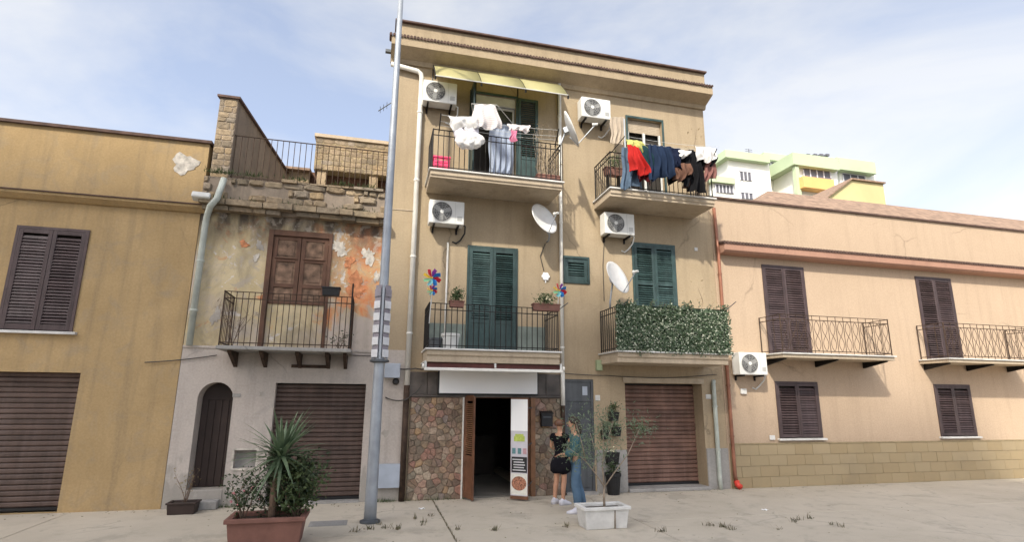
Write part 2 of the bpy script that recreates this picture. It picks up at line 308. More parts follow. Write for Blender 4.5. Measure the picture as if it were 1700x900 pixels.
# ---------------------------------------------------------------- mesh helpers
ORG = {}
class MB:
    def __init__(s): s.v = []; s.f = []
    def add(s, vs, fs):
        o = len(s.v); s.v += [Vector(p) for p in vs]; s.f += [tuple(i+o for i in f) for f in fs]; return s
    def box(s, x0, x1, y0, y1, z0, z1):
        x0, x1 = min(x0, x1), max(x0, x1); y0, y1 = min(y0, y1), max(y0, y1); z0, z1 = min(z0, z1), max(z0, z1)
        return s.add([(x0, y0, z0), (x1, y0, z0), (x1, y1, z0), (x0, y1, z0), (x0, y0, z1), (x1, y0, z1), (x1, y1, z1), (x0, y1, z1)],
                     [(0, 3, 2, 1), (4, 5, 6, 7), (0, 1, 5, 4), (1, 2, 6, 5), (2, 3, 7, 6), (3, 0, 4, 7)])
    def obox(s, c, size, rot):
        a, b, d = (x/2 for x in size); M = rot if isinstance(rot, Matrix) else Euler(rot).to_matrix()
        vs = [Vector(c)+M @ Vector(p) for p in ((-a, -b, -d), (a, -b, -d), (a, b, -d), (-a, b, -d), (-a, -b, d), (a, -b, d), (a, b, d), (-a, b, d))]
        return s.add(vs, [(0, 3, 2, 1), (4, 5, 6, 7), (0, 1, 5, 4), (1, 2, 6, 5), (2, 3, 7, 6), (3, 0, 4, 7)])
    def quad(s, a, b, c, d): return s.add([a, b, c, d], [(0, 1, 2, 3)])
    def prism(s, pts, y0, y1):              # polygon in XZ pushed along Y (pts counter-clockwise seen from -Y)
        n = len(pts); vs = [(p[0], y0, p[1]) for p in pts]+[(p[0], y1, p[1]) for p in pts]
        return s.add(vs, [tuple(range(n)), tuple(range(2*n-1, n-1, -1))]+[(i, n+i, n+(i+1) % n, (i+1) % n) for i in range(n)])
    def profile(s, pts, x0, x1):            # polygon in YZ pushed along X
        n = len(pts); vs = [(x0, p[0], p[1]) for p in pts]+[(x1, p[0], p[1]) for p in pts]
        return s.add(vs, [tuple(range(n-1, -1, -1)), tuple(range(n, 2*n))]+[(i, (i+1) % n, n+(i+1) % n, n+i) for i in range(n)])
    def tube(s, pts, r, n=8, caps=True):
        pts = [Vector(p) for p in pts]; k = len(pts); rs = r if isinstance(r, (list, tuple)) else [r]*k
        vs = []; prev = None
        for i, p in enumerate(pts):
            t = (pts[min(i+1, k-1)]-pts[max(i-1, 0)]).normalized()
            if prev is None: a = t.orthogonal().normalized()
            else: a = (prev-t*prev.dot(t)); a = a.normalized() if a.length > 1e-6 else t.orthogonal().normalized()
            prev = a; b = t.cross(a)
            vs += [p+(a*math.cos(2*math.pi*j/n)+b*math.sin(2*math.pi*j/n))*rs[i] for j in range(n)]
        fs = [(i*n+j, i*n+(j+1) % n, (i+1)*n+(j+1) % n, (i+1)*n+j) for i in range(k-1) for j in range(n)]
        if caps: fs += [tuple(range(n-1, -1, -1)), tuple((k-1)*n+j for j in range(n))]
        return s.add(vs, fs)
    def lathe(s, c, prof, n=20, axis=(0, 0, 1), closed=False):   # prof: (radius, height)
        ax = Vector(axis).normalized(); a = ax.orthogonal().normalized(); b = ax.cross(a); c = Vector(c); vs = []
        for r, h in prof: vs += [c+ax*h+(a*math.cos(2*math.pi*j/n)+b*math.sin(2*math.pi*j/n))*r for j in range(n)]
        k = len(prof); fs = [(i*n+j, i*n+(j+1) % n, (i+1)*n+(j+1) % n, (i+1)*n+j) for i in range(k-1) for j in range(n)]
        fs += [tuple(range(n-1, -1, -1)), tuple((k-1)*n+j for j in range(n))]
        return s.add(vs, fs)
    def grid(s, fn, nu, nv):
        vs = [fn(i/nu, j/nv) for j in range(nv+1) for i in range(nu+1)]
        return s.add(vs, [(j*(nu+1)+i, j*(nu+1)+i+1, (j+1)*(nu+1)+i+1, (j+1)*(nu+1)+i) for j in range(nv) for i in range(nu)])
    def mesh(s, name, org=Vector()):
        me = bpy.data.meshes.new(name); me.from_pydata([v-org for v in s.v], [], s.f); me.update(); return me
    def build(s, name, mat, parent=None, smooth=False, bevel=0, solid=0, recalc=False, sub=0):
        if parent is None:
            lo = [min(v[i] for v in s.v) for i in range(3)]; hi = [max(v[i] for v in s.v) for i in range(3)]
            org = Vector(((lo[0]+hi[0])/2, (lo[1]+hi[1])/2, lo[2]))
        else: org = ORG[parent]
        me = s.mesh(name, org)
        if recalc:
            bm = bmesh.new(); bm.from_mesh(me); bmesh.ops.recalc_face_normals(bm, faces=bm.faces); bm.to_mesh(me); bm.free()
        if smooth:
            for p in me.polygons: p.use_smooth = True
        return link(name, me, mat, parent, org, bevel, solid, sub)
def link(name, me, mat, parent, org, bevel=0, solid=0, sub=0):
    if mat and not me.materials: me.materials.append(MATS[mat])
    o = bpy.data.objects.new(name, me); COL.objects.link(o)
    if parent is None: o.location = org
    else: o.parent = parent
    ORG[o] = org
    if solid:
        d = o.modifiers.new('solid', 'SOLIDIFY'); d.thickness = solid; d.offset = 0
    if sub: 
        d = o.modifiers.new('sub', 'SUBSURF'); d.levels = sub; d.render_levels = sub
    if bevel:
        d = o.modifiers.new('bevel', 'BEVEL'); d.width = bevel; d.segments = 2; d.limit_method = 'ANGLE'; d.angle_limit = R(40)
    return o
def piece(name, me, parent, loc, rot=None, scale=None):      # shares mesh data; mesh is centred on its own origin
    o = bpy.data.objects.new(name, me); COL.objects.link(o); o.parent = parent; o.location = Vector(loc)-ORG[parent]
    if rot: o.rotation_euler = rot
    if scale: o.scale = scale
    ORG[o] = Vector(loc); return o
def shared(mb, name, mat):
    me = mb.mesh(name); me.materials.append(MATS[mat]); return me
def T(name, label, cat, loc=(0, 0, 0), group=None):
    o = bpy.data.objects.new(name, None); COL.objects.link(o); o.location = loc; o.empty_display_size = .2
    ORG[o] = Vector(loc); return tag(o, label, cat, group)
def tag(o, label, cat, group=None):
    o['label'] = label; o['category'] = cat
    if group: o['group'] = group
    return o
def struct(o): o['kind'] = 'structure'; return o
def stuff(o): o['kind'] = 'stuff'; return o
def wall(mb, x0, x1, z0, z1, y, holes):       # front wall with rectangular openings and their reveals; hole: x0,x1,z0,z1,depth
    xs = sorted({x0, x1, *[h[0] for h in holes], *[h[1] for h in holes]}); zs = sorted({z0, z1, *[h[2] for h in holes], *[h[3] for h in holes]})
    xs = [x for x in xs if x0 <= x <= x1]; zs = [z for z in zs if z0 <= z <= z1]
    for a, b in zip(xs, xs[1:]):
        for c, d in zip(zs, zs[1:]):
            if any(h[0]-1e-6 <= a and b <= h[1]+1e-6 and h[2]-1e-6 <= c and d <= h[3]+1e-6 for h in holes): continue
            mb.quad((a, y, c), (b, y, c), (b, y, d), (a, y, d))
    for h in holes:
        a, b, c, d, e = h; Y = y+e
        mb.quad((a, y, c), (a, y, d), (a, Y, d), (a, Y, c)); mb.quad((b, y, c), (b, Y, c), (b, Y, d), (b, y, d))
        mb.quad((a, y, d), (b, y, d), (b, Y, d), (a, Y, d)); mb.quad((a, y, c), (a, Y, c), (b, Y, c), (b, y, c))
    return mb
def shell(mb, x0, x1, y0, y1, z0, z1):        # sides, back and roof behind a front wall
    mb.quad((x0, y0, z0), (x0, y0, z1), (x0, y1, z1), (x0, y1, z0)); mb.quad((x1, y0, z0), (x1, y1, z0), (x1, y1, z1), (x1, y0, z1))
    mb.quad((x0, y1, z0), (x0, y1, z1), (x1, y1, z1), (x1, y1, z0)); mb.quad((x0, y0, z1), (x1, y0, z1), (x1, y1, z1), (x0, y1, z1)); return mb

# ================================================================ the setting
g = MB(); g.quad((-400, -400, -.13), (400, -400, -.13), (400, 400, -.13), (-400, 400, -.13))
struct(g.build('ground', 'asphalt'))
pv = MB(); pv.box(-30, 34, -9.05, 14, -.125, -.03); pav = struct(pv.build('pavement', 'mortar'))
xs = [-30, -14, -9.2, -5.1, 1.30, 4.55, 9.35, 14.2, 20, 34]
for a, b in zip(xs, xs[1:]):
    for c, d in ((-8.86, -5.815), (-5.80, -2.74), (-2.725, .02)):
        q = MB(); q.box(a+.007, b-.007, c, d, -.028, 0); q.build('paving_slab', 'pavement_concrete', pav, bevel=.006)
q = MB(); q.box(-30, 34, .03, 14, -.028, -.002); q.build('paving_slab', 'pavement_concrete', pav)
kx = -30.0
kme = shared(MB().box(-.495, .495, -.085, .085, -.08, .08), 'kerb_block', 'kerb_stone')
while kx < 34:
    piece('kerb_block', kme, pav, (kx+.5, -8.965, -.075)); kx += 1.0
hl = MB()
def hfn(i, j):
    x = 25+i*120; y = 24+j*110; z = -1+18*min(1, max(0, (y-26)/12))*(.9+.1*math.sin(x*.2))
    return (x, y, z)
hl.grid(hfn, 24, 20); struct(hl.build('hill', 'hill_green', smooth=True))

def bars(parent, mesh, pts, name='baluster'):
    for p in pts: piece(name, mesh, parent, p)
def rail_path(parent, path, z0, z1, mat='iron', gap=.115, r=.009, rails=None, post=.014):
    """railing along a path of (x, y) corners standing on parent (a balcony part)"""
    h = z1-z0; bar = shared(MB().tube([(0, 0, 0), (0, 0, h)], r, 6), 'baluster', mat)
    for (a, b) in zip(path, path[1:]):
        L = math.hypot(b[0]-a[0], b[1]-a[1]); k = max(2, int(round(L/gap)))
        bars(parent, bar, [(a[0]+(b[0]-a[0])*i/k, a[1]+(b[1]-a[1])*i/k, z0) for i in range(1, k)])
    rl = MB()
    for z in (rails or (z0+.06, z1-.13, z1)):
        for a, b in zip(path, path[1:]):
            d = Vector((b[0]-a[0], b[1]-a[1], 0)); L = d.length; ang = math.atan2(d.y, d.x)
            rl.obox(((a[0]+b[0])/2, (a[1]+b[1])/2, z), (L+.02, .03 if z == z1 else .016, .012 if z == z1 else .018), (0, 0, ang))
    rl.build('handrail', mat, parent)
    pm = shared(MB().tube([(0, 0, 0), (0, 0, h+.015)], post, 8), 'corner_post', mat)
    for p in path: piece('corner_post', pm, parent, (p[0], p[1], z0))
def leaf_louvre(parent, x0, x1, z0, z1, y, mat, pitch=.05, solid_to=None, rail_at=None, st=.07, th=.04, name='shutter'):
    """one louvred shutter leaf: frame mesh, each slat its own piece"""
    f = MB(); f.box(x0, x0+st, y-th, y, z0, z1); f.box(x1-st, x1, y-th, y, z0, z1)
    f.box(x0+st, x1-st, y-th+.002, y-.002, z1-st*1.15, z1); f.box(x0+st, x1-st, y-th+.002, y-.002, z0, z0+st*1.5)
    lo = z0+st*1.5
    if rail_at: f.box(x0+st, x1-st, y-th+.002, y-.002, rail_at-st*.6, rail_at+st*.6)
    if solid_to:
        f.box(x0+st, x1-st, y-th+.012, y-.01, lo, solid_to); lo = solid_to
        n = 5
        for i in range(1, n): xx = x0+st+(x1-x0-2*st)*i/n; f.box(xx-.006, xx+.006, y-th+.006, y-th+.012, z0+st*1.5, solid_to-.06)
        f.box(x0+st, x1-st, y-th+.002, y-.002, solid_to-.05, solid_to+.03)
    o = f.build(name, mat, parent, bevel=.004)
    me = shared(MB().obox((0, 0, 0), (x1-x0-2*st, .008, pitch*1.06), (R(-38), 0, 0)), 'slat', mat)
    z = lo+pitch*.7; tilt = random.uniform(-.22, .22)
    while z < z1-st*1.15-pitch*.3:
        if not (rail_at and abs(z-rail_at) < st*.6+pitch*.3): piece('slat', me, o, ((x0+x1)/2, y-th/2, z+random.uniform(-.003, .003)), (tilt+random.gauss(0, .05), random.gauss(0, .002), 0))
        z += pitch
    return o
def roller(parent, x0, x1, z0, z1, y, mat, pitch, label=None):
    b = MB(); b.box(x0-.04, x1+.04, y+.02, y+.05, z0, z1+.02); b.box(x0, x1, y-.03, y+.02, z0, z0+.05)
    o = b.build('roller_shutter', 'black', parent)
    prof = [(.012, -.5), (-.004, -.47), (-.020, -.25), (-.020, .25), (-.006, .42), (.012, .46)]
    mb = MB(); pts = [(p[0], p[1]*pitch) for p in prof]
    mb.profile(pts[::-1], -(x1-x0)/2, (x1-x0)/2)
    me = shared(mb, 'slat', mat); z = z0+.05+pitch*.55
    while z < z1: piece('slat', me, o, ((x0+x1)/2, y, z), (random.uniform(-.03, .03), 0, 0)); z += pitch
    return o
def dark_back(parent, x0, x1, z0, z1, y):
    q = MB(); q.box(x0, x1, y, y+.02, z0, z1); return q.build('room_shade_sheet', 'interior', parent)  # dark sheet standing in for the shade of the room behind
def pipe(parent, pts, r, mat, name='downpipe', clamps=()):
    o = MB().tube(pts, r, 12).build(name, mat, parent, smooth=True)
    for c in clamps:
        k = MB(); k.lathe(Vector(c)-Vector((0, 0, .02)), [(r*1.22, 0), (r*1.22, .04)], 12); k.box(c[0]-.012, c[0]+.012, c[1], .004, c[2]-.01, c[2]+.01)
        k.build('pipe_clamp', mat, o)
    return o

# ================================================================ tan apartment house
XL, XR = .05, 8.31
tan = T('apartment_house', 'tan plastered three storey house with balconies and a dark roof edge', 'building', (4.2, 0, 0))
sx0, sx1, sz1 = WX(769, 745), WX(880, 745), WZ(820, 657)               # shop opening
dx0, dx1, dz1 = WX(937, 720), WX(987, 720), WZ(960, 630)               # grey metal door
gx0, gx1, gz1 = WX(1040, 720), WX(1170, 720), WZ(1100, 637)            # roller garage
gz0 = .08
FL1, FL2 = 3.02, 6.84                                                  # balcony floors
a0, a1, az = WX(774, 495), WX(859, 495), WZ(815, 410)                  # middle-floor shuttered door
b0, b1, bz = WX(1050, 455), WX(1122, 455), WZ(1085, 405)
c0, c1, cz = WX(782, 220), WX(856, 220), WZ(820, 159)                  # top floor open door
e0, e1, ez = WX(1042, 225), WX(1099, 225), WZ(1070, 199)
w0, w1, wz0, wz1 = WX(938, 448), WX(975, 448), WZ(956, 467), WZ(956, 430)
holes = [(sx0, sx1, 0, sz1, .25), (dx0, dx1, 0, dz1, .10), (gx0, gx1, 0, gz1, .42), (a0, a1, FL1, az, .16), (b0, b1, FL1, bz, .16),
         (c0, c1, FL2, cz, .22), (e0, e1, FL2, ez, .22), (w0, w1, wz0, wz1, .14)]
w = MB(); wall(w, XL, XR, -.1, 10.1, 0, holes); w.build('wall', 'tan', tan)
w = MB(); shell(w, XL, XR, 0.0, 9, -.1, 10.1); w.build('side_wall', 'tan', tan)
# cornice: soffit, fascia, tile edge, parapet
ZC = 9.93
cn = MB(); cn.profile([(.02, ZC-.10), (-.05, ZC-.10), (-.08, ZC), (-.36, ZC+.11), (-.42, ZC+.14), (-.42, ZC+.34), (-.10, ZC+.40), (.02, ZC+.40)][::-1], XL-.12, XR+.05)
cn.build('cornice', 'tan', tan)
pp = MB(); pp.box(XL-.02, XR+.02, -.14, .2, ZC+.40, ZC+.92); pp.build('parapet', 'tan', tan)
cp = MB(); cp.box(XL-.06, XR+.06, -.22, .26, ZC+.92, ZC+.97); cp.build('coping', 'tile_dark', tan, bevel=.01)
rt = MB()
x = XL-.14
while x < XR+.05:
    hgt = random.uniform(.0, .012); rt.tube([(x, -.46, ZC+.36+hgt), (x, -.12, ZC+.42+hgt)], .036, 6); x += .078
stuff(rt.build('roof_tile_edge', 'tile_dark', tan))
# horizontal score line of the plaster and the plinth
sb = MB(); 
sb.box(XL, sx0-1.2, -.012, .0, 6.18, 6.2); sb.build('string_line', 'slab', tan)
for (x0, x1) in ((dx1+.03, gx0-.01), (gx1+.01, XR-.0)):
    q = MB(); q.box(x0, x1, -.03, .01, 0, WZ(1180, 745)); q.build('plinth', 'plinth', tan, bevel=.01)
# shop front: dark stone band, rubble cladding, interior
band0 = WZ(700, 655); band1 = WZ(700, 618)
cxl, cxr = WX(672, 740), WX(931, 740)
for (x0, x1, nm) in ((cxl, sx0, 0), (sx1, cxr, 0), (sx0, sx1, 1)):
    k = max(1, int(round((x1-x0)/.42)))
    for i in range(k):
        xa = x0+(x1-x0)*i/k; xb = x0+(x1-x0)*(i+1)/k
        q = MB(); q.box(xa+.004, xb-.004, -.05-random.uniform(0, .008), .01 if nm == 0 else .0, max(band0, sz1+.01), band1); q.build('stone_panel', 'dark_marble', tan, bevel=.006)
q = MB(); q.box(cxl-.01, cxr, -.085, -.0, band0-.055, band0-.004)
q.build('stone_ledge', 'dark_marble', tan, bevel=.01)
def clip(poly, p, n):                           # keep the side of the line where (q-p).n <= 0
    out = []
    for i in range(len(poly)):
        a, b = poly[i], poly[(i+1) % len(poly)]; da = (a[0]-p[0])*n[0]+(a[1]-p[1])*n[1]; db = (b[0]-p[0])*n[0]+(b[1]-p[1])*n[1]
        if da <= 0: out.append(a)
        if (da < 0 < db) or (db < 0 < da):
            t = da/(da-db); out.append((a[0]+(b[0]-a[0])*t, a[1]+(b[1]-a[1])*t))
    return out
def rubble(parent, x0, x1, z0, z1, y, size, mat, thick, gap=.008, name='stone', square=False):
    seeds = []; nz = max(1, int((z1-z0)/size)); 
    for j in range(nz):
        nx = max(1, int((x1-x0)/(size*(1.05 if not square else 1.7))))
        for i in range(nx):
            jit = .40 if not square else .16
            seeds.append((x0+(i+.5+(.5 if j % 2 else 0)*.8-.2+random.uniform(-jit, jit))*(x1-x0)/nx, z0+(j+.5+random.uniform(-jit, jit)*.8)*(z1-z0)/nz))
    for s in seeds:
        poly = [(x0, z0), (x1, z0), (x1, z1), (x0, z1)]
        near = sorted(seeds, key=lambda q: (q[0]-s[0])**2+(q[1]-s[1])**2)[1:14]
        for q in near:
            dx, dz = q[0]-s[0], q[1]-s[1]; L = math.hypot(dx, dz)
            if L < 1e-5: continue
            poly = clip(poly, (s[0]+dx*(.5-gap/L/2), s[1]+dz*(.5-gap/L/2)), (dx/L, dz/L))
            if len(poly) < 3: break
        if len(poly) < 3: continue
        cx = sum(p[0] for p in poly)/len(poly); cz = sum(p[1] for p in poly)/len(poly)
        if max(p[0] for p in poly)-min(p[0] for p in poly) < .025: continue
        t = thick*random.uniform(.6, 1.3); n = len(poly)
        vs = [(p[0], y, p[1]) for p in poly]+[(cx+(p[0]-cx)*.97, y-t*.65, cz+(p[1]-cz)*.97) for p in poly]+[(cx+(p[0]-cx)*.74, y-t*random.uniform(.9, 1.1), cz+(p[1]-cz)*.74) for p in poly]
        fs = [(i, (i+1) % n, n+(i+1) % n, n+i) for i in range(n)]+[(n+i, n+(i+1) % n, 2*n+(i+1) % n, 2*n+i) for i in range(n)]+[tuple(range(2*n, 3*n))]
        mb = MB().add([(v[0]-cx, v[1]-y, v[2]-cz) for v in vs], fs)
        me = shared(mb, name, mat)
        for p in me.polygons: p.use_smooth = False
        piece(name, me, parent, (cx, y, cz))
def courses(parent, x0, x1, z0, z1, y, hs, ws, mat, thick, gap=.010, keep=1.0, name='stone', tilt=0):
    z = z0                                       # rough courses of squared stones with worn corners
    while z < z1-.03:
        h = min(random.uniform(*hs), z1-z); x = x0-random.uniform(0, ws[0])
        if z1-z-h < .05: h = z1-z
        while x < x1-.02:
            w_ = random.uniform(*ws); a, b = max(x, x0), min(x+w_, x1); x += w_
            if b-a < .05 or random.random() > keep: continue
            j = lambda: random.uniform(-.14, .14)*min(h, b-a)*.5; c = ((a+b)/2, z+h/2); g_ = gap*random.uniform(.5, 1.4)
            cs = [(a+g_, z+g_), (b-g_, z+g_), (b-g_, z+h-g_), (a+g_, z+h-g_)]; pts = []
            for k_, (px_, pz_) in enumerate(cs):
                n1 = cs[(k_-1) % 4]; n2 = cs[(k_+1) % 4]; f1 = random.uniform(.08, .28)
                pts += [(px_+(n1[0]-px_)*f1, pz_+(n1[1]-pz_)*f1), (px_+(n2[0]-px_)*f1*.8, pz_+(n2[1]-pz_)*f1*.8)]
            n = len(pts); t = thick*random.uniform(.3, 1.4); tl = [random.uniform(.7, 1.1) for _ in pts]
            vs = [(p[0]-c[0], 0, p[1]-c[1]) for p in pts]+[((p[0]-c[0])*.96, -t*.6*q_, (p[1]-c[1])*.95) for p, q_ in zip(pts, tl)]+[((p[0]-c[0])*.74, -t*q_, (p[1]-c[1])*.70) for p, q_ in zip(pts, tl)]
            fs = [(i, (i+1) % n, n+(i+1) % n, n+i) for i in range(n)]+[(n+i, n+(i+1) % n, 2*n+(i+1) % n, 2*n+i) for i in range(n)]+[tuple(range(2*n, 3*n))]
            piece(name, shared(MB().add(vs, fs), name, mat), parent, (c[0], y, c[1]), (random.gauss(0, tilt*.6), random.gauss(0, tilt), 0) if tilt else None)
        z += h
for (x0, x1) in ((cxl+.07, sx0-.02), (sx1+.02, cxr-.02)):
    q = MB(); q.box(x0, x1, -.035, .012, 0, band0-.06); cl = q.build('stone_cladding', 'mortar', tan)
    rubble(cl, x0+.005, x1-.005, .0, band0-.065, -.034, .128, 'cladding', .026, .005)
# shop interior
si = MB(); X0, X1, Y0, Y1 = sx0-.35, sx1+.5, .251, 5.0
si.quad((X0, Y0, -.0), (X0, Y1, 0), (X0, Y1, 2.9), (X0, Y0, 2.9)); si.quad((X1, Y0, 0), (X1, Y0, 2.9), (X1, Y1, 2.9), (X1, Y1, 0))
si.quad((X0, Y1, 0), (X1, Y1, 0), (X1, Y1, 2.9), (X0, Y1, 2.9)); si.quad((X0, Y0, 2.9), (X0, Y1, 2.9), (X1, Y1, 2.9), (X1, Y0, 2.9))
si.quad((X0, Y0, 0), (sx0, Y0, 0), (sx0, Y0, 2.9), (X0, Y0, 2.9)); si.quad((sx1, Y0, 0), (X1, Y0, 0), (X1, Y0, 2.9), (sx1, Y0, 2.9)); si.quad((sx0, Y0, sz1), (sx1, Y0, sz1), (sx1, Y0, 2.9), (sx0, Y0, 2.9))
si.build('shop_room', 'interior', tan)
q = MB(); q.box(sx0+.002, sx1-.002, -.03, 4.98, .002, .03); q.build('doorstep', 'interior_floor', tan)
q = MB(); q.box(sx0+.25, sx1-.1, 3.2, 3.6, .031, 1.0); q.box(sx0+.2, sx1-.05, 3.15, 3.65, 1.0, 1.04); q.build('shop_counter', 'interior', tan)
# timber frame, glazing transom and open leaves of the shop
fr = MB(); fr.box(sx0, sx0+.05, .02, .12, .031, sz1); fr.box(sx1-.05, sx1, .02, .12, .031, sz1); fr.box(sx0+.05, sx1-.05, .025, .115, sz1-.06, sz1)
fr.build('shop_frame', 'shop_wood', tan, bevel=.004)
# left leaf folded outwards, seen on its latticed inner face
lx = WX(771, 745); 
ld = Vector((.13, -.40, 0)); ll = ld.length; la = math.atan2(ld.y, ld.x)
lo = MB(); base = Vector((sx0+.015, -.07, 0)); cen = base+ld*.5
zt = sz1-.03
for s_, wd in ((.03, .06), (ll-.03, .06)):
    p = base+ld.normalized()*s_; lo.obox((p.x, p.y, (zt+.03)/2), (wd, .035, zt-.03), (0, 0, la))
for zc in (.10, .82, zt-.03): lo.obox((cen.x, cen.y, zc), (ll-.12, .03, .12), (0, 0, la))
lo.obox((cen.x, cen.y, .45), (ll-.12, .015, .62), (0, 0, la))
door1 = lo.build('shop_door_leaf', 'shop_wood', tan, bevel=.003)
sm = shared(MB().obox((0, 0, 0), (ll-.12, .012, .022), (R(30), 0, 0)), 'slat', 'shop_wood_lt')
z = .92
while z < zt-.12: piece('slat', sm, door1, (cen.x, cen.y, z), (0, 0, la)); z += .04
q = MB(); q.box(sx0-.045, sx0-.012, -.075, -.0, .0, sz1); q.build('door_jamb', 'white_pvc', tan)
# right leaf open towards the street: carries the banner
rb = Vector((sx1-.03, -.09, 0)); rd = Vector((-.10, -.0, 0))
q = MB(); q.box(sx1-.0, sx1+.10, -.075, -.0, 0, sz1); q.build('door_jamb', 'shop_wood_lt', tan)
ba = W(848, 745, -.40); bb = W(877, 745, -.62)                   # leaf stands out at an angle
bd = Vector((bb.x-ba.x, bb.y-ba.y, 0)); bl = bd.length; bang = math.atan2(bd.y, bd.x)
lf = MB(); cen2 = Vector(((ba.x+bb.x)/2, (ba.y+bb.y)/2, 0)); zt2 = WZ(862, 661, -.5)
lf.obox((cen2.x, cen2.y, zt2/2+.015), (bl, .035, zt2-.03), (0, 0, bang)); leaf2 = lf.build('shop_door_leaf', 'shop_wood', tan, bevel=.004)
hg = MB(); 
for zz in (.3, 1.1, 1.85): hg.tube([(bb.x, bb.y, zz), (sx1+.02, -.06, zz)], .014, 6)
hg.build('door_hinge', 'steel_dark', leaf2)
# grey street door
q = MB(); q.box(dx0, dx1, .04, .09, .02, dz1); gd = q.build('street_door', 'grey_door', tan)
q = MB(); q.box(dx0-.0, dx0+.06, .015, .04, .03, dz1); q.box(dx1-.06, dx1, .015, .04, .03, dz1); q.box(dx0+.06, dx1-.06, .015, .04, dz1-.06, dz1)
q.box(dx0+.06, dx1-.06, .015, .04, dz1-.50, dz1-.45); q.build('door_frame', 'grey_door', gd, bevel=.004)
for z0, z1 in ((.12, .75), (.83, 1.35)):
    q = MB(); q.box(dx0+.13, dx1-.13, .025, .042, z0, z1); q.build('door_panel', 'grey_door', gd, bevel=.008)
zz = dz1-.52
sl = shared(MB().box(-(dx1-dx0)/2+.07, (dx1-dx0)/2-.07, -.01, .012, -.02, .02), 'louvre_bar', 'grey_door')
for i in range(5): piece('louvre_bar', sl, gd, ((dx0+dx1)/2, .035, zz-.04-i*.065))
q = MB(); q.box(dx1-.26, dx1-.14, .030, .042, dz1-.36, dz1-.16); q.build('pane', 'meter_grey', gd)
q = MB(); q.tube([(dx1-.09, .03, 1.02), (dx1-.09, -.03, 1.02), (dx1-.19, -.03, 1.02)], .011, 8); q.build('door_handle', 'steel_dark', gd)
q = MB(); q.box(dx0, dx1, -.14, .1, .001, .05); q.build('doorstep', 'plinth', tan)
# garage on the right
rs = roller(tan, gx0, gx1, gz0, gz1, .40, 'rust_slat', .098); 
q = MB(); q.box(gx0-.02, gx1+.02, -.10, .45, .001, gz0-.005); q.build('garage_sill', 'plinth', tan, bevel=.015)
q = MB(); q.box(gx0-.05, gx1+.05, -.035, 0, gz1+.0, gz1+.13); q.build('lintel', 'slab', tan, bevel=.01)
# balconies
def slab(x0, x1, dep, z1, th, nm='balcony', chamf=.0):
    q = MB(); q.profile([(.0, z1), (-dep, z1), (-dep, z1-.10), (-dep+.03, z1-.115), (-dep+.03, z1-th), (0, z1-th)], x0, x1)
    o = q.build(nm, 'slab', tan, bevel=.012)
    e = MB(); e.box(x0-.035, x1+.035, -dep-.04, .0, z1+.001, z1+.035); e.build('marble_edge', 'concrete_white', o, bevel=.006); return o
u0, u1 = .90, 3.86
ul = slab(u0, u1, 1.0, FL2-.035, .16); ml = slab(.98, 3.76, 1.0, FL1-.035, .24)
mr = slab(5.08, 7.82, 1.0, FL1+.03, .22); ur = slab(5.03, 7.76, 1.0, FL2-.035, .17)
rail_path(ul, [(u0+.03, -.05), (u0+.03, -.96), (u1-.03, -.96), (u1-.03, -.05)], FL2, 7.76)
rail_path(ml, [(1.0, -.05), (1.0, -.96), (3.73, -.96), (3.73, -.05)], FL1, 3.93)
rail_path(mr, [(5.11, -.05), (5.11, -.96), (7.79, -.96), (7.79, -.05)], FL1+.065, 4.07)
rail_path(ur, [(5.06, -.05), (5.06, -.96), (7.73, -.96), (7.73, -.05)], FL2, 7.74)
# dado painted along the wall of the left middle balcony
for (x0, x1) in ((1.0, a0-.01), (a1+.01, 3.76)):
    q = MB(); q.box(x0, x1, -.006, .0, FL1, WZ(760, 538)); q.build('dado', 'dado', tan)
# middle left door: closed louvred shutters with solid lower panels
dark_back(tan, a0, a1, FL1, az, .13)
q = MB(); q.box(a0, a0+.05, -.03, .1, FL1, az); q.box(a1-.05, a1, -.03, .1, FL1, az); q.box(a0+.05, a1-.05, -.028, .1, az-.06, az)
q.build('door_casing', 'green_paint', tan, bevel=.005)
am = (a0+a1)/2
leaf_louvre(tan, a0+.052, am-.003, FL1+.04, az-.063, .0, 'green_paint', .052, solid_to=WZ(815, 534))
leaf_louvre(tan, am+.003, a1-.052, FL1+.04, az-.063, .0, 'green_paint', .052, solid_to=WZ(815, 534))
# middle right door: louvred shutters, top half pushed out
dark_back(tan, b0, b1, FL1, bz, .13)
q = MB(); q.box(b0, b0+.05, -.03, .1, FL1+.07, bz); q.box(b1-.05, b1, -.03, .1, FL1+.07, bz); q.box(b0+.05, b1-.05, -.028, .1, bz-.06, bz)
q.build('door_casing', 'green_paint', tan, bevel=.005); bm_ = (b0+b1)/2; zr = WZ(1085, 472)
leaf_louvre(tan, b0+.052, bm_-.003, FL1+.10, bz-.063, .0, 'green_paint', .055, rail_at=zr)
leaf_louvre(tan, bm_+.003, b1-.052, FL1+.10, bz-.063, .0, 'green_paint', .055, rail_at=zr)
# small louvred window
dark_back(tan, w0, w1, wz0, wz1, .11)
q = MB(); q.box(w0-.05, w1+.05, -.03, .0, wz1, wz1+.06); q.box(w0-.05, w1+.05, -.03, .0, wz0-.06, wz0); q.box(w0-.05, w0, -.03, .0, wz0, wz1); q.box(w1, w1+.05, -.03, 0, wz0, wz1)
q.build('window_frame', 'green_paint', tan, bevel=.005)
leaf_louvre(tan, w0+.003, w1-.003, wz0+.003, wz1-.003, .03, 'green_paint', .06, st=.08)
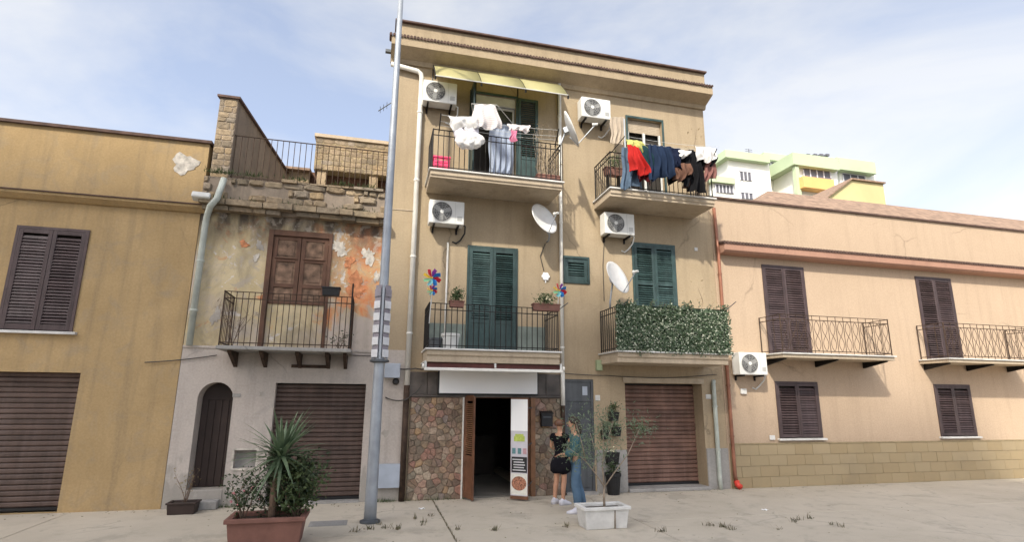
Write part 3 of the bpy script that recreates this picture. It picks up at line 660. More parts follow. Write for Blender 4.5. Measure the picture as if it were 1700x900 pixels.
# top left door: open, left leaf swung out, right leaf flat on the wall
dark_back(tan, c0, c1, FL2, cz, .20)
q = MB(); q.box(c0-.05, c0, -.03, .0, FL2, cz+.06); q.box(c1, c1+.05, -.03, .0, FL2, cz+.06); q.box(c0, c1, -.028, .0, cz, cz+.06); q.build('door_casing', 'green_paint', tan, bevel=.005)
q = MB(); q.box(c0+.002, c1-.002, .03, .09, cz-.24, cz-.002); q.build('roller_box', 'fitting', tan, bevel=.006)
leaf_louvre(tan, c1+.055, c1+.055+(c1-c0)*.46, FL2+.03, cz+.02, -.012, 'green_paint', .055, solid_to=FL2+.95)
sw = MB()
for zz in (FL2+.06, cz-.05, FL2+1.0): sw.box(c0-.045, c0-.010, -.48, -.03, zz-.06, zz+.06)
sw.box(c0-.045, c0-.010, -.10, -.03, FL2+.03, cz); sw.box(c0-.045, c0-.010, -.55, -.48, FL2+.03, cz); sw.box(c0-.035, c0-.02, -.48, -.10, FL2+.06, FL2+1.0)
so = sw.build('shutter', 'green_paint', tan, bevel=.004)
sm = shared(MB().obox((0, 0, 0), (.008, .38, .055), (0, R(38), 0)), 'slat', 'green_paint'); z = FL2+1.1
while z < cz-.12: piece('slat', sm, so, (c0-.028, -.29, z)); z += .055
# inner glazed frame
q = MB(); gx = (c0+c1)/2+.05
for xx in (gx, c1-.06): q.box(xx, xx+.05, .10, .14, FL2+.03, cz-.24)
q.box(gx+.05, c1-.06, .10, .14, cz-.30, cz-.24); q.box(gx+.05, c1-.06, .10, .14, FL2+.03, FL2+.12); q.build('inner_frame', 'fitting', tan)
q = MB(); q.box(gx+.05, c1-.06, .115, .12, FL2+.12, cz-.30); q.build('pane', 'glass_dark', tan)
# top right door: roller blind half lowered
dark_back(tan, e0, e1, FL2, ez, .20)
q = MB(); q.box(e0-.05, e0, -.03, .0, FL2, ez+.06); q.box(e1, e1+.05, -.03, .0, FL2, ez+.06); q.box(e0, e1, -.028, .0, ez, ez+.06); q.build('door_casing', 'green_paint', tan, bevel=.005)
q = MB(); q.box(e0+.002, e1-.002,   .10, .12, ez-.36, ez-.001); rbk = q.build('roller_blind', 'c_screen', tan)
sm = shared(MB().box(-(e1-e0)/2+.01, (e1-e0)/2-.01, -.012, 0, -.018, .018), 'slat', 'slab')
for i in range(8): piece('slat', sm, rbk, ((e0+e1)/2, .099, ez-.04-i*.043))
q = MB(); q.box(e0+.02, e0+.07, .06, .10, FL2+.03, ez-.36); q.box(e1-.07, e1-.02, .06, .10, FL2+.03, ez-.36); q.box((e0+e1)/2-.03, (e0+e1)/2+.03, .06, .10, FL2+.03, ez-.36); q.build('inner_frame', 'fitting', tan)
# downpipes
lp = [W(655, 95, -.08), W(690, 100, -.08), W(699, 112, -.08), W(672, 625, -.08), W(670, 655, -.10)]
p0, p1 = lp[0], lp[1]; px = WX(688, 380, -.08)
pipe(tan, [(XL-.1, -.10, 9.74), (px-.10, -.09, 9.66), (px-.02, -.08, 9.60), (px, -.08, 9.5), (px, -.08, 2.3)], .058, 'white_pvc', clamps=[(px, -.08, z) for z in (8.6, 6.9, 5.1, 3.4)])
pipe(tan, [(px, -.085, 2.3), (px, -.085, .0)], .062, 'iron_rust', 'cast_iron_pipe')
pm = WX(931, 360, -.08)
pipe(tan, [(pm, -.08, ZC-.02), (pm, -.08, 2.62)], .042, 'white_pvc', clamps=[(pm, -.08, z) for z in (9.0, 6.2, 4.6, 3.2)])
pipe(tan, [(pm, -.08, 2.64), (pm, -.08, 1.9)], .05, 'white_pvc')
pipe(tan, [(pm, -.08, 1.9), (pm, -.08, .0)], .045, 'iron_rust', 'cast_iron_pipe')
pg = WX(1190, 720, -.07)
pipe(tan, [(pg+.05, -.02, 2.50), (pg-.0, -.07, 2.44), (pg, -.07, 2.36), (pg, -.07, .25), (pg, -.09, .0)], .05, 'grey_pvc', clamps=[(pg, -.07, 1.9), (pg, -.07, .9)])
# slim white conduit beside the shuttered door
xc = WX(742, 450, -.02)
pipe(tan, [(xc, -.02, WZ(742, 403)), (xc, -.02, FL1+.0)], .022, 'white_pvc', 'conduit')
# little wall fittings
def fitting(u, v, wd, hg, mat, label, dep=.05, name='wall_plate', cat='plate'):
    p = W(u, v); q = MB(); q.box(p.x-wd/2, p.x+wd/2, -dep, -.002, p.z-hg/2, p.z+hg/2); o = q.build(name, mat, None, bevel=.006); return tag(o, label, cat)
fitting(993, 607, .14, .24, 'green_box', 'small olive junction box above the grey street door', .09, 'junction_box', 'box')
fitting(992, 661, .12, .12, 'concrete_white', 'small pale house number tile beside grey street door', .012, 'number_tile', 'tile')
fitting(1176, 659, .15, .11, 'concrete_white', 'small pale house number tile right of rusty garage shutter', .012, 'number_tile', 'tile')
fitting(1155, 414, .09, .09, 'stucco_white', 'round white vent cap right of upper louvred shutters', .02, 'vent_cap', 'vent')
fitting(1233, 650, .16, .13, 'stucco_white', 'white junction box on peach wall below air conditioner', .05, 'junction_box', 'box')
fitting(1281, 727, .14, .11, 'stucco_white', 'white socket cover beside peach house window sill', .04, 'junction_box', 'box')
fitting(393, 657, .15, .07, 'plinth', 'grey house number tile beside the arched door', .012, 'number_tile', 'tile')
fitting(645, 790, .50, .46, 'meter_grey', 'blue grey metal gas meter cabinet low on grey wall', .10, 'meter_cabinet', 'cabinet')
fitting(651, 616, .32, .30, 'meter_grey', 'pale grey square cable box high beside the lamp post', .16, 'cable_box', 'box')
p = W(657, 634); tag(MB().lathe((p.x, -.005, p.z), [(.07, 0), (.07, .06), (.04, .13)], 14, (0, -1, 0)).build('alarm_siren', 'black', None, smooth=False), 'small black siren below the square cable box', 'siren')

# ================================================================ old house with peeling plaster
oldh = T('old_house', 'old two storey house with peeling plaster and ruined stone cornice', 'building', (-1.8, 0, 0))
OX0, OX1 = -3.66, .05
ax0, ax1 = WX(318, 740), WX(378, 740); asp = WZ(348, 662); ar = (ax1-ax0)/2; atop = asp+ar
gl0, gl1, glz = WX(449, 730), WX(602, 730), WZ(530, 637)
ow0, ow1, owz0, owz1 = WX(437, 480), WX(546, 480), 3.0, WZ(495, 384)
nx0, nx1, nz0, nz1 = WX(388, 763), WX(425, 763), WZ(406, 778), WZ(406, 748)
zg = WZ(460, 580)
w = MB(); wall(w, OX0, OX1, -.1, zg, 0, [(ax0, ax1, .32, atop, .38), (gl0, gl1, 0, glz, .20), (nx0, nx1, nz0, nz1, .16)])
w2 = MB(); n = 14                                                     # fill the corners above the arch
xm = (ax0+ax1)/2
pts = [(xm-ar*math.cos(math.pi*i/n), asp+ar*math.sin(math.pi*i/n)) for i in range(n+1)]
for (a, b) in zip(pts, pts[1:]):
    w.quad((a[0], -.0008, a[1]), (b[0], -.0008, b[1]), (b[0], -.0008, atop+.002), (a[0], -.0008, atop+.002))
    w.quad((a[0], 0, a[1]), (a[0], .38, a[1]), (b[0], .38, b[1]), (b[0], 0, b[1]))
w.build('ground_floor_wall', 'greywall', oldh)
q = MB(); q.box(.055, cxl-.0, -.016, .0, -.0, zg+.05); q.build('ground_floor_wall', 'greywall', oldh)
w = MB(); wall(w, OX0, OX1, zg, 6.5, .012, [(ow0, ow1, owz0, owz1, .16)]); w.build('upper_wall', 'peeling', oldh)
w = MB(); shell(w, OX0, OX1-.0, .015, 9, -.1, 6.45); w.build('side_wall', 'peeling', oldh)
q = MB(); q.box(OX0, OX1, -.02, .015, zg-.02, zg+.03); q.build('string_course', 'greywall', oldh, bevel=.008)
rgp = random.Random(17)
def flake(u, v, r, mat, asp_=1.0, lift=.0):
    p_ = W(u, v); n_ = 44; ph = [rgp.uniform(0, 6.28) for _ in range(4)]
    pts_ = []
    for i in range(n_):
        a_ = 2*math.pi*i/n_; rr = r*(1+.26*math.sin(2*a_+ph[0])+.18*math.sin(3*a_+ph[1])+.13*math.sin(7*a_+ph[2])+.09*math.sin(11*a_+ph[3])+rgp.uniform(-.12, .12)); pts_.append((p_.x+rr*math.cos(a_)*asp_, p_.z+rr*math.sin(a_)))
    q_ = MB(); q_.prism(pts_, .002-lift, .0125); return q_.build('plaster_flake', mat, oldh, bevel=.003)
plain('flake_white', (.50, .46, .40), .95, 0, .4, 9, .6); plain('flake_orange', (.50, .21, .10), .95, 0, .5, 8, .6); plain('flake_grey', (.36, .33, .29), .95, 0, .25, 5, .5); plain('flake_yellow', (.50, .39, .20), .95, 0, .2, 5, .4)
for a_ in ((563, 412, .15, 'flake_white'), (612, 426, .17, 'flake_white', .8), (580, 434, .11, 'flake_orange', 1, .002), (590, 475, .22, 'flake_orange', .9, .0015), (625, 460, .09, 'flake_white', .8, .003),
           (431, 408, .10, 'flake_grey', .7), (425, 428, .07, 'flake_white', .8, .002), (358, 525, .16, 'flake_grey', .5), (405, 405, .07, 'flake_orange', 1.2, .002)): flake(*a_)
for (u_, v_, r_) in ((385, 812, .12), (435, 655, .05), (640, 720, .07)):
    p_ = W(u_, v_); n_ = 20; pts_ = [(p_.x+r_*(1+.3*math.sin(3*i_*.314+u_))*math.cos(i_*.314), p_.z+r_*(1+.25*math.sin(5*i_*.314+v_))*math.sin(i_*.314)) for i_ in range(n_)]
    q = MB(); q.prism(pts_, -.004 if u_ < 600 else -.020, .001 if u_ < 600 else -.015); q.build('plaster_flake', 'flake_grey', oldh, bevel=.0015)
# arched door
q = MB()
dp = [(ax0+.0, .32), (ax1, .32)]+[(xm+ar*math.cos(math.pi*i/16), asp+ar*math.sin(math.pi*i/16)) for i in range(17)]
q.prism(dp, .345, .378); ad = q.build('arched_door', 'door_brown', oldh)
for k in range(5):
    xa = ax0+(ax1-ax0)*k/5; xb = ax0+(ax1-ax0)*(k+1)/5
    q = MB(); q.box(xa+.006, xb-.006, .325, .346, .33, asp-.03); q.build('plank', 'door_brown', ad, bevel=.004)
q = MB(); q.box(ax0+.01, ax1-.01, .318, .346, asp-.025, asp+.03); q.build('transom', 'door_brown', ad)
q = MB(); q.box(ax0-.0, ax1+.0, -.02, .377, .001, .318); q.build('doorstep', 'greywall', oldh, bevel=.015)
q = MB(); q.box(ax0-.02, ax1-.02, -.26, -.022, .001, .15); q.build('doorstep', 'plinth', oldh, bevel=.015)
# niche
q = MB(); q.box(nx0, nx1, .15, .17, nz0, nz1); q.build('niche_back', 'plinth', oldh)
q = MB(); t_ = .035
q.box(nx0-t_, nx1+t_, -.012, .0, nz1, nz1+t_); q.box(nx0-t_, nx1+t_, -.025, .0, nz0-t_, nz0); q.box(nx0-t_, nx0, -.012, 0, nz0, nz1); q.box(nx1, nx1+t_, -.012, 0, nz0, nz1); q.build('niche_frame', 'flake_white', oldh)
# garage
roller(oldh, gl0, gl1, .045, glz, .17, 'brown_slat', .088)
q = MB(); q.box(gl0, gl1, -.05, .2, .001, .04); q.build('garage_sill', 'plinth', oldh)
q = MB(); p = W(515, 609); q.box(p.x-.36, p.x+.36, -.02, .0, p.z-.03, p.z+.035); q.build('iron_lintel', 'iron_rust', oldh)
# boarded window with casing, two panelled leaves; bricked-up foot below
wb = WZ(490, 505)
dark_back(oldh, ow0, ow1, owz0, owz1, .15)
q = MB(); q.box(ow0, ow0+.10, -.02, .12, owz0, owz1); q.box(ow1-.07, ow1, -.02, .12, owz0, owz1); q.box(ow0+.1, ow1-.07, -.018, .12, owz1-.12, owz1)
cas = q.build('window_casing', 'wood_old', oldh, bevel=.006)
L0, L1 = ow0+.105, ow1-.075; lm = (L0+L1)/2
for (x0, x1) in ((L0, lm-.006), (lm+.006, L1)):
    f = MB(); z0, z1 = wb, owz1-.125; st = .085
    f.box(x0, x0+st, .02, .07, z0, z1); f.box(x1-st, x1, .02, .07, z0, z1); hh = z1-z0
    for zz in (z0, z0+hh*.24, z0+hh*.62, z1-.08): f.box(x0+st, x1-st, .022, .068, zz, zz+.08)
    f.box(x0+st*.6, x1-st*.6, .0, .03, z0+hh*.62+.06, z0+hh*.62+.085)
    lf_ = f.build('shutter', 'wood_old', oldh, bevel=.005)
    for (za, zb) in ((.0, .24), (.24, .62), (.62, 1.0)):
        q = MB(); q.box(x0+st-.01, x1-st+.01, .045, .06, z0+hh*za+.07, z0+hh*zb+.01)
        q.box(x0+st+.04, x1-st-.04, .034, .046, z0+hh*za+.13, z0+hh*zb-.05); q.build('panel', 'wood_panel', lf_, bevel=.006)
q = MB(); q.box(L0, L1, .05, .11, owz0, wb-.003); q.build('infill_masonry', 'peeling', oldh)
# balcony of the old house: thin stone slab on iron brackets
obz = 2.97; ox0, ox1 = -2.88, -.47
q = MB(); q.box(ox0, ox1, -.78, -.0, obz-.07, obz); ob = q.build('balcony', 'plinth', oldh, bevel=.012)
for xx in (ox0+.2, ox0+.75, ox0+1.4, ox0+1.95, ox1-.12):
    q = MB(); q.profile([(0, obz-.072), (-.62, obz-.072), (-.62, obz-.11), (-.1, obz-.32), (0, obz-.36)], xx-.035, xx+.035); q.build('bracket', 'iron_rust', ob, bevel=.005)
rail_path(ob, [(ox0+.04, -.03), (ox0+.04, -.74), (ox1-.04, -.74), (ox1-.04, -.03)], obz, 4.0, 'iron_rust', .108, .008)
q = MB(); q.tube([(ox1-.05, -.74, obz), (ox1-.05, -.74, 4.28)], .016, 8); q.build('corner_post', 'iron', ob)
# ruined cornice of rubble
cb0, cb1 = WZ(480, 366), WZ(370, 297)
q = MB(); q.box(OX0, OX1, -.10, .01, cb0+.06, cb1); cob = q.build('cornice_core', 'old_brown', oldh)
courses(cob, OX0, OX1, cb0+.30, cb1, -.099, (.08, .2), (.10, .46), 'rubble', .06, .009, .76, tilt=.07)
x = OX0
while x < OX1-.05:                            # projecting ledge stones, two broken courses
    wd = min(random.uniform(.22, .5), OX1-x); d = random.uniform(.24, .33); zt_ = cb0+.2+random.uniform(-.015, .02)
    q = MB(); q.box(-wd/2+.006, wd/2-.006, -d, .0, -.06, .06); me = shared(q, 'ledge_stone', 'rubble'); piece('ledge_stone', me, cob, (x+wd/2, -.02, zt_), (random.uniform(-.03, .03), random.uniform(-.02, .02), 0))
    if random.random() < .82:
        q = MB(); q.box(-wd/2+.006, wd/2-.006, -d*.7, .0, -.045, .045); me = shared(q, 'ledge_stone', 'rubble'); piece('ledge_stone', me, cob, (x+wd/2+.06, -.015, zt_-.115), (0, random.uniform(-.02, .02), 0))
    x += wd
x = OX0
while x < OX1-.05:
    wd = min(random.uniform(.3, .8), OX1-x)
    if random.random() < .52:
        q = MB(); q.box(-wd/2+.006, wd/2-.006, -random.uniform(.10, .22), .3, -.03, random.uniform(.0, .05)); me = shared(q, 'ledge_stone', 'rubble'); piece('ledge_stone', me, cob, (x+wd/2, .0, cb1+.03+random.uniform(-.01, .012)), (0, random.uniform(-.015, .015), 0))
    x += wd
# roof terrace: iron railing
tz0, tz1 = cb1+.06, WZ(400, 223)
q = MB(); q.box(OX0+.3, OX1, .05, 9, cb1-.05, cb1+.055); ter = q.build('terrace_floor', 'plinth', oldh)
rail_path(ter, [(OX0+.34, .08), (OX1-.02, .08)], tz0-.01, tz1, 'iron_rust', .118, .008, rails=(tz0+.05, tz1))
# wall stump: party wall running back, stone front
twx0, twx1 = WX(356, 235), WX(391, 200); twz = WZ(380, 163)
q = MB()
k = .11
def stump(x, y): return x+k*y
q.add([(twx0, 0, cb1-.2), (twx1, 0, cb1-.2), (twx1, 0, twz), (twx0, 0, twz), (stump(twx0, 7.5), 7.5, cb1-.2), (stump(twx1, 7.5), 7.5, cb1-.2), (stump(twx1, 7.5), 7.5, twz), (stump(twx0, 7.5), 7.5, twz)],
      [(0, 1, 2, 3), (1, 5, 6, 2), (5, 4, 7, 6), (4, 0, 3, 7), (3, 2, 6, 7)])
pwl = q.build('party_wall', 'old_brown', oldh)
courses(pwl, twx0, twx1, cb1, twz-.02, -.001, (.10, .17), (.14, .34), 'rubble', .016, .005, .93)
q = MB(); e_ = .05
q.add([(twx0-e_, -.05, twz), (twx1+e_, -.05, twz), (stump(twx1, 7.5)+e_, 7.5, twz), (stump(twx0, 7.5)-e_, 7.5, twz), (twx0-e_, -.05, twz+.05), (twx1+e_, -.05, twz+.05), (stump(twx1, 7.5)+e_, 7.5, twz+.05), (stump(twx0, 7.5)-e_, 7.5, twz+.05)],
      [(0, 3, 2, 1), (4, 5, 6, 7), (0, 1, 5, 4), (1, 2, 6, 5), (2, 3, 7, 6), (3, 0, 4, 7)]); q.build('coping', 'tile_dark', pwl)
# stone storey set back on the roof
by = 4.0; bx0, bz0_, bz1_ = WX(523, 255, by), WZ(560, 284, by), WZ(560, 231, by)
q = MB(); q.box(bx0, OX1-.01, by, by+.4, bz0_, bz1_); bw = q.build('roof_storey_wall', 'mortar_pale', oldh)
courses(bw, bx0, OX1-.01, bz0_, bz1_, by-.001, (.14, .2), (.2, .42), 'rubble', .014, .005, .97)
q = MB(); q.box(bx0-.05, OX1-.01, by-.06, by+.46, bz1_, bz1_+.10); q.build('coping', 'slab', bw)
q = MB(); q.box(bx0-.75, OX1-.01, by+.42, by+.7, cb1, bz0_+.06); q.build('roof_storey_back', 'wood_old', oldh)
for xx in (bx0+.1, -.5): 
    q = MB(); q.box(xx, xx+.25, by+.05, by+.35, cb1+.05, bz0_); q.build('roof_pier', 'rubble', oldh)
q = MB(); q.profile([(by-.2, WZ(500, 282, by)), (by+1.2, WZ(500, 282, by)+.15), (by+1.2, WZ(500, 282, by)+.06), (by-.2, WZ(500, 282, by)-.07)], bx0-.95, bx0-.06); q.build('lean_to_roof', 'roof_tile', oldh)
q = MB(); q.box(bx0-.9, bx0-.1, by, by+.2, cb1+.05, WZ(500, 282, by)-.06); q.build('lean_to_wall', 'rubble', oldh)

# ================================================================ ochre house on the left
och = T('ochre_house', 'ochre plastered house with worn patch and thin cornice beside the old house', 'building', (-8, 0, 0))
YX1 = OX0-.01; yz = WZ(300, 234); ycz = WZ(296, 341)
h1 = (-6.75, -5.55, 3.2, 5.2, .15); h2 = (-7.2, -5.3, 0, 2.45, .2)
w = MB(); wall(w, -15, YX1, -.1, yz, .005, [h1, h2]); w.build('wall', 'ochre', och)
w = MB(); shell(w, -15, YX1, .005, 9, -.1, yz); w.build('side_wall', 'ochre', och)
q = MB(); q.box(-15, YX1+.05, -.06, .3, yz, yz+.06); q.build('coping', 'tile_dark', och)
q = MB(); q.profile([(.006, ycz), (-.16, ycz), (-.16, ycz-.05), (-.05, ycz-.13), (.006, ycz-.13)], -15, YX1+.1); q.build('cornice', 'ochre', och)
q = MB(); q.box(-15, YX1+.1, -.19, .0, ycz+.001, ycz+.02); q.build('cornice_tile', 'tile_dark', och)
pts = []; pc = W(311, 272)
for i in range(22):
    a = 2*math.pi*i/22; r_ = .20*(1+.22*math.sin(3*a+1)+.12*math.sin(7*a)); pts.append((pc.x-.05+r_*1.15*math.cos(a), pc.z+r_*1.1*math.sin(a)))
q = MB(); q.prism(pts, -.004, .004); q.build('bare_plaster_patch', 'flake_white', och)
dark_back(och, h1[0], h1[1], h1[2], h1[3], .13)
q = MB(); q.box(h1[0], h1[0]+.05, -.02, .1, h1[2], h1[3]); q.box(h1[1]-.05, h1[1], -.02, .1, h1[2], h1[3]); q.box(h1[0]+.05, h1[1]-.05, -.02, .1, h1[3]-.05, h1[3]); q.build('window_casing', 'brown_louvre', och)
hm = (h1[0]+h1[1])/2
leaf_louvre(och, h1[0]+.052, hm-.003, h1[2]+.02, h1[3]-.055, .02, 'brown_louvre', .06); leaf_louvre(och, hm+.003, h1[1]-.052, h1[2]+.02, h1[3]-.055, .02, 'brown_louvre', .06)
q = MB(); q.box(h1[0]-.08, h1[1]+.08, -.08, .1, h1[2]-.05, h1[2]-.001); q.build('window_sill', 'concrete_white', och)
roller(och, h2[0], h2[1], .03, h2[3], .17, 'brown_slat', .095)
dpx = WX(328, 470, -.09)
zt_ = WZ(372, 297, -.2); zm = WZ(350, 365, -.1)
pipe(oldh, [(WX(372, 297, -.2), -.2, zt_), (WX(360, 330, -.36), -.36, WZ(360, 330, -.36)), (dpx+.12, -.34, zm+.22), (dpx+.02, -.13, zm+.05), (dpx, -.1, zm-.15), (dpx, -.1, zg+.02)], .062, 'grey_pvc', clamps=[(dpx, -.1, 4.7), (dpx, -.1, 3.7)])
pl = W(335, 327, -.25)
fl = T('flood_lamp', 'small white floodlight on an arm on the ochre house wall', 'lamp', (pl.x, 0, pl.z-.1))
MB().tube([(pl.x, .0, pl.z-.08), (pl.x, -.18, pl.z-.05)], .018, 8).build('arm', 'steel_dark', fl)
MB().obox((pl.x, -.26, pl.z), (.34, .2, .13), (R(-15), 0, R(4))).build('lamp_head', 'fitting', fl, bevel=.03)

# ================================================================ peach house on the right
pe = T('peach_house', 'peach plastered two storey house with tiled wainscot and brown shutters', 'building', (14, 0, 0))
PX0 = XR+.01; pzt = 7.28; pcz = WZ(1230, 410)
wzn = WZ(1300, 738)
pd = (WX(1270, 510), WX(1340, 510), 3.16, WZ(1303, 442), .14)
pw = (WX(1290, 680), WX(1361, 680), WZ(1328, 728), WZ(1322, 634), .12)
off = 5.1
pd2 = (pd[0]+off, pd[1]+off, *pd[2:]); pw2 = (pw[0]+off, pw[1]+off, *pw[2:])
w = MB(); wall(w, PX0, 26, -.1, pzt, .004, [pd, pw, pd2, pw2]); w.build('wall', 'peach', pe)
w = MB(); shell(w, PX0, 26, .004, 9, -.1, pzt-.4); w.build('side_wall', 'peach', pe)
q = MB(); q.box(PX0, 26, .006, .25, pzt-.4, pzt-.002); q.build('parapet', 'peach', pe)
q = MB(); q.box(PX0-.0, 26, -.05, .3, pzt, pzt+.045); q.build('coping', 'tile_dark', pe)
q = MB(); q.profile([(.005, pcz), (-.30, pcz-.04), (-.30, pcz-.20), (-.24, pcz-.25), (.005, pcz-.27)], PX0+.12, 26); q.build('cornice', 'peach_trim', pe, bevel=.01)
rt = MB(); x = PX0+.12
while x < 26: rt.tube([(x, -.33, pcz-.01), (x, -.0, pcz+.05)], .04, 6); x += .092
stuff(rt.build('roof_tile_edge', 'tile_dark', pe))
# wainscot tiles
tw, thh = .52, wzn/4
tme = shared(MB().box(-tw/2+.004, tw/2-.004, -.012, .012, -thh/2+.004, thh/2-.004), 'wall_tile', 'wainscot')
q = MB(); q.box(PX0+.05, 26, -.022, .003, 0, wzn); wsc = q.build('wainscot', 'mortar_pale', pe)
for j in range(4):
    x = PX0+.05+tw/2+(tw/2 if j % 2 else 0)
    if j % 2:
        hme = shared(MB().box(-tw/4+.004, tw/4-.004, -.012, .012, -thh/2+.004, thh/2-.004), 'wall_tile', 'wainscot'); piece('wall_tile', hme, wsc, (PX0+.05+tw/4, -.028, thh*(j+.5)))
    while x+tw/2 < 26.0: piece('wall_tile', tme, wsc, (x, -.028-random.uniform(0, .003), thh*(j+.5))); x += tw
q = MB(); q.box(PX0+.05, 26, -.05, .003, wzn+.001, wzn+.035); q.build('wainscot_cap', 'mortar_pale', pe, bevel=.006)
for D, Wd in ((pd, pw), (pd2, pw2)):
    dark_back(pe, D[0], D[1], D[2], D[3], .12); dark_back(pe, Wd[0], Wd[1], Wd[2], Wd[3], .10)
    for Q in (D, Wd):
        q = MB(); q.box(Q[0], Q[0]+.05, -.02, .1, Q[2], Q[3]); q.box(Q[1]-.05, Q[1], -.02, .1, Q[2], Q[3]); q.box(Q[0]+.05, Q[1]-.05, -.018, .1, Q[3]-.05, Q[3]); q.build('casing', 'brown_louvre', pe)
        qm = (Q[0]+Q[1])/2
        leaf_louvre(pe, Q[0]+.052, qm-.003, Q[2]+.02, Q[3]-.053, .02, 'brown_louvre', .062, rail_at=(Q[2]+.95) if Q is D else None, st=.055)
        leaf_louvre(pe, qm+.003, Q[1]-.052, Q[2]+.02, Q[3]-.053, .02, 'brown_louvre', .062, rail_at=(Q[2]+.95) if Q is D else None, st=.055)
    q = MB(); q.box(Wd[0]-.06, Wd[1]+.06, -.09, .1, Wd[2]-.05, Wd[2]-.001); q.build('window_sill', 'concrete_white', pe, bevel=.006)
    x0, x1 = D[0]-.28, D[1]+1.75
    q = MB(); q.box(x0, x1, -.8, .0, 3.06, 3.15); bal = q.build('balcony', 'slab', pe, bevel=.01)
    q = MB(); q.box(x0-.03, x1+.03, -.84, .0, 3.151, 3.18); q.build('marble_edge', 'concrete_white', bal)
    for xx in (x0+.15, (x0+x1)/2, x1-.15):
        q = MB(); q.profile([(0, 3.058), (-.7, 3.058), (-.7, 3.03), (-.1, 2.92), (0, 2.90)], xx-.03, xx+.03); q.build('bracket', 'iron', bal)
    rail_path(bal, [(x0+.04, -.04), (x0+.04, -.77), (x1-.04, -.77), (x1-.04, -.04)], 3.18, 4.11, 'iron_rust', .23, .008, rails=(3.24, 4.0, 4.11))
    # curled flat-iron panels between the bars
    cu = MB()
    n = 24
    for s in (1, -1): cu.tube([(.075*math.sin(2*math.pi*i/n*1.0)*s, 0, -.38+.76*i/n) for i in range(n+1)], .006, 5)
    cm = shared(cu, 'scroll', 'iron_rust'); Lb = x1-x0-.08; kk = int(round(Lb/.23))
    for i in range(kk): piece('scroll', cm, bal, (x0+.04+Lb*(i+.5)/kk, -.77, 3.62))
# copper downpipe between the houses and its red shoe
cx_ = WX(1203, 560, -.08)
pipe(pe, [(cx_-.02, -.06, pzt-.3), (cx_, -.08, 5.6), (cx_, -.08, .30), (cx_+.02, -.09, .16)], .043, 'copper', clamps=[(cx_, -.08, z) for z in (5.2, 3.9, 2.4, 1.2)])
q = MB(); q.tube([(cx_+.02, -.09, .19), (cx_+.03, -.11, .10), (cx_+.04, -.20, .06)], .065, 12); q.build('pipe_shoe', 'red_iron', pe, smooth=True)
# hipped roof behind the parapet
q = MB(); ry = 1.2; rz0, rz1 = 7.62, WZ(1275, 317, ry+2.2)
xa = WX(1240, 333, ry); xr = WX(1275, 317, ry+2.2)
q.add([(xa, ry, rz0), (26, ry, rz0), (26, ry+5, rz0), (xa, ry+5, rz0), (xr, ry+2.2, rz1), (26, ry+2.2, rz1)], [(0, 1, 5, 4), (1, 2, 5), (2, 3, 4, 5), (3, 0, 4), (0, 3, 2, 1)])
q.box(xa+.2, 25.8, ry+.2, ry+4.8, pzt-.45, rz0-.002)
ro = q.build('roof', 'roof_tile', pe)

# ================================================================ far apartment blocks
def far_block(name, label, Y, faces, base=12):
    o = T(name, label, 'building', (W(1300, 290, Y).x, Y, base)); return o
FY = 40.0
def bxp(mb, u0, u1, v0, v1, Y, dep, zb=None):
    a = W(u0, v0, Y); b = W(u1, v0, Y); z1 = (a.z+b.z)/2; z0 = zb if zb is not None else (WZ(u0, v1, Y)+WZ(u1, v1, Y))/2
    return mb.box(a.x, b.x, Y, Y+dep, z0, z1)
f1 = T('apartment_block', 'far white apartment block with pale green roof fascia and small windows', 'building', (WX(1240, 300, FY), FY, 12))
bxp(MB(), 1208, 1276, 264, 330, FY, 8, 12).build('wall', 'bg_white', f1)
bxp(MB(), 1204, 1277, 253, 265, FY-.7, 9.4).build('roof_fascia', 'bg_green', f1)
def fwin(parent, u0, u1, v0, v1, Y, n=3, mat='bg_dark'):
    q = MB(); bxp(q, u0, u1, v0, v1, Y-.10, .09); o = q.build('window', mat, parent)
    for i in range(n+1):
        uu = u0+(u1-u0)*i/n; q = MB(); bxp(q, uu-.6, uu+.6, v0, v1, Y-.18, .07); q.build('mullion', 'bg_frame', o)
    q = MB(); bxp(q, u0-1, u1+1, v0-1.2, v0, Y-.18, .17); q.build('frame', 'bg_frame', o)
fwin(f1, 1228, 1247, 285, 299, FY)
fwin(f1, 1230, 1250, 320, 330, FY)
f2 = T('apartment_block', 'far low white wing with green balcony band and wide window', 'building', (WX(1195, 310, FY-4), FY-4, 12))
bxp(MB(), 1182, 1222, 303, 330, FY-4, 8, 12).build('wall', 'bg_white', f2); bxp(MB(), 1180, 1220, 293, 303, FY-4.5, 6).build('roof_fascia', 'bg_green', f2)
fwin(f2, 1188, 1217, 307, 320, FY-4, 5)
f3 = T('apartment_block', 'far white apartment block with loggia set between two green fascias', 'building', (WX(1300, 300, FY+2), FY+2, 12))
bxp(MB(), 1270, 1316, 265, 330, FY+2, 8, 12).build('wall', 'bg_white', f3); bxp(MB(), 1268, 1320, 256, 267, FY+1.4, 8).build('roof_fascia', 'bg_green', f3)
bxp(MB(), 1276, 1312, 279, 282, FY+1.5, .5).build('string_course', 'bg_frame', f3); fwin(f3, 1291, 1315, 296, 307, FY+2, 2)
fwin(f3, 1280, 1306, 270, 277, FY+2, 4)
f4 = T('apartment_block', 'far white apartment block with broad green fascia and orange balcony', 'building', (WX(1355, 300, FY-2), FY-2, 12))
bxp(MB(), 1322, 1388, 276, 335, FY-2, 8, 12).build('wall', 'bg_white', f4); bxp(MB(), 1316, 1391, 258, 277, FY-2.8, 9).build('roof_fascia', 'bg_green', f4)
fwin(f4, 1334, 1378, 281, 295, FY-2, 4); bxp(MB(), 1333, 1384, 295, 313, FY-3.2, 1.15).build('balcony', 'bg_orange', f4)
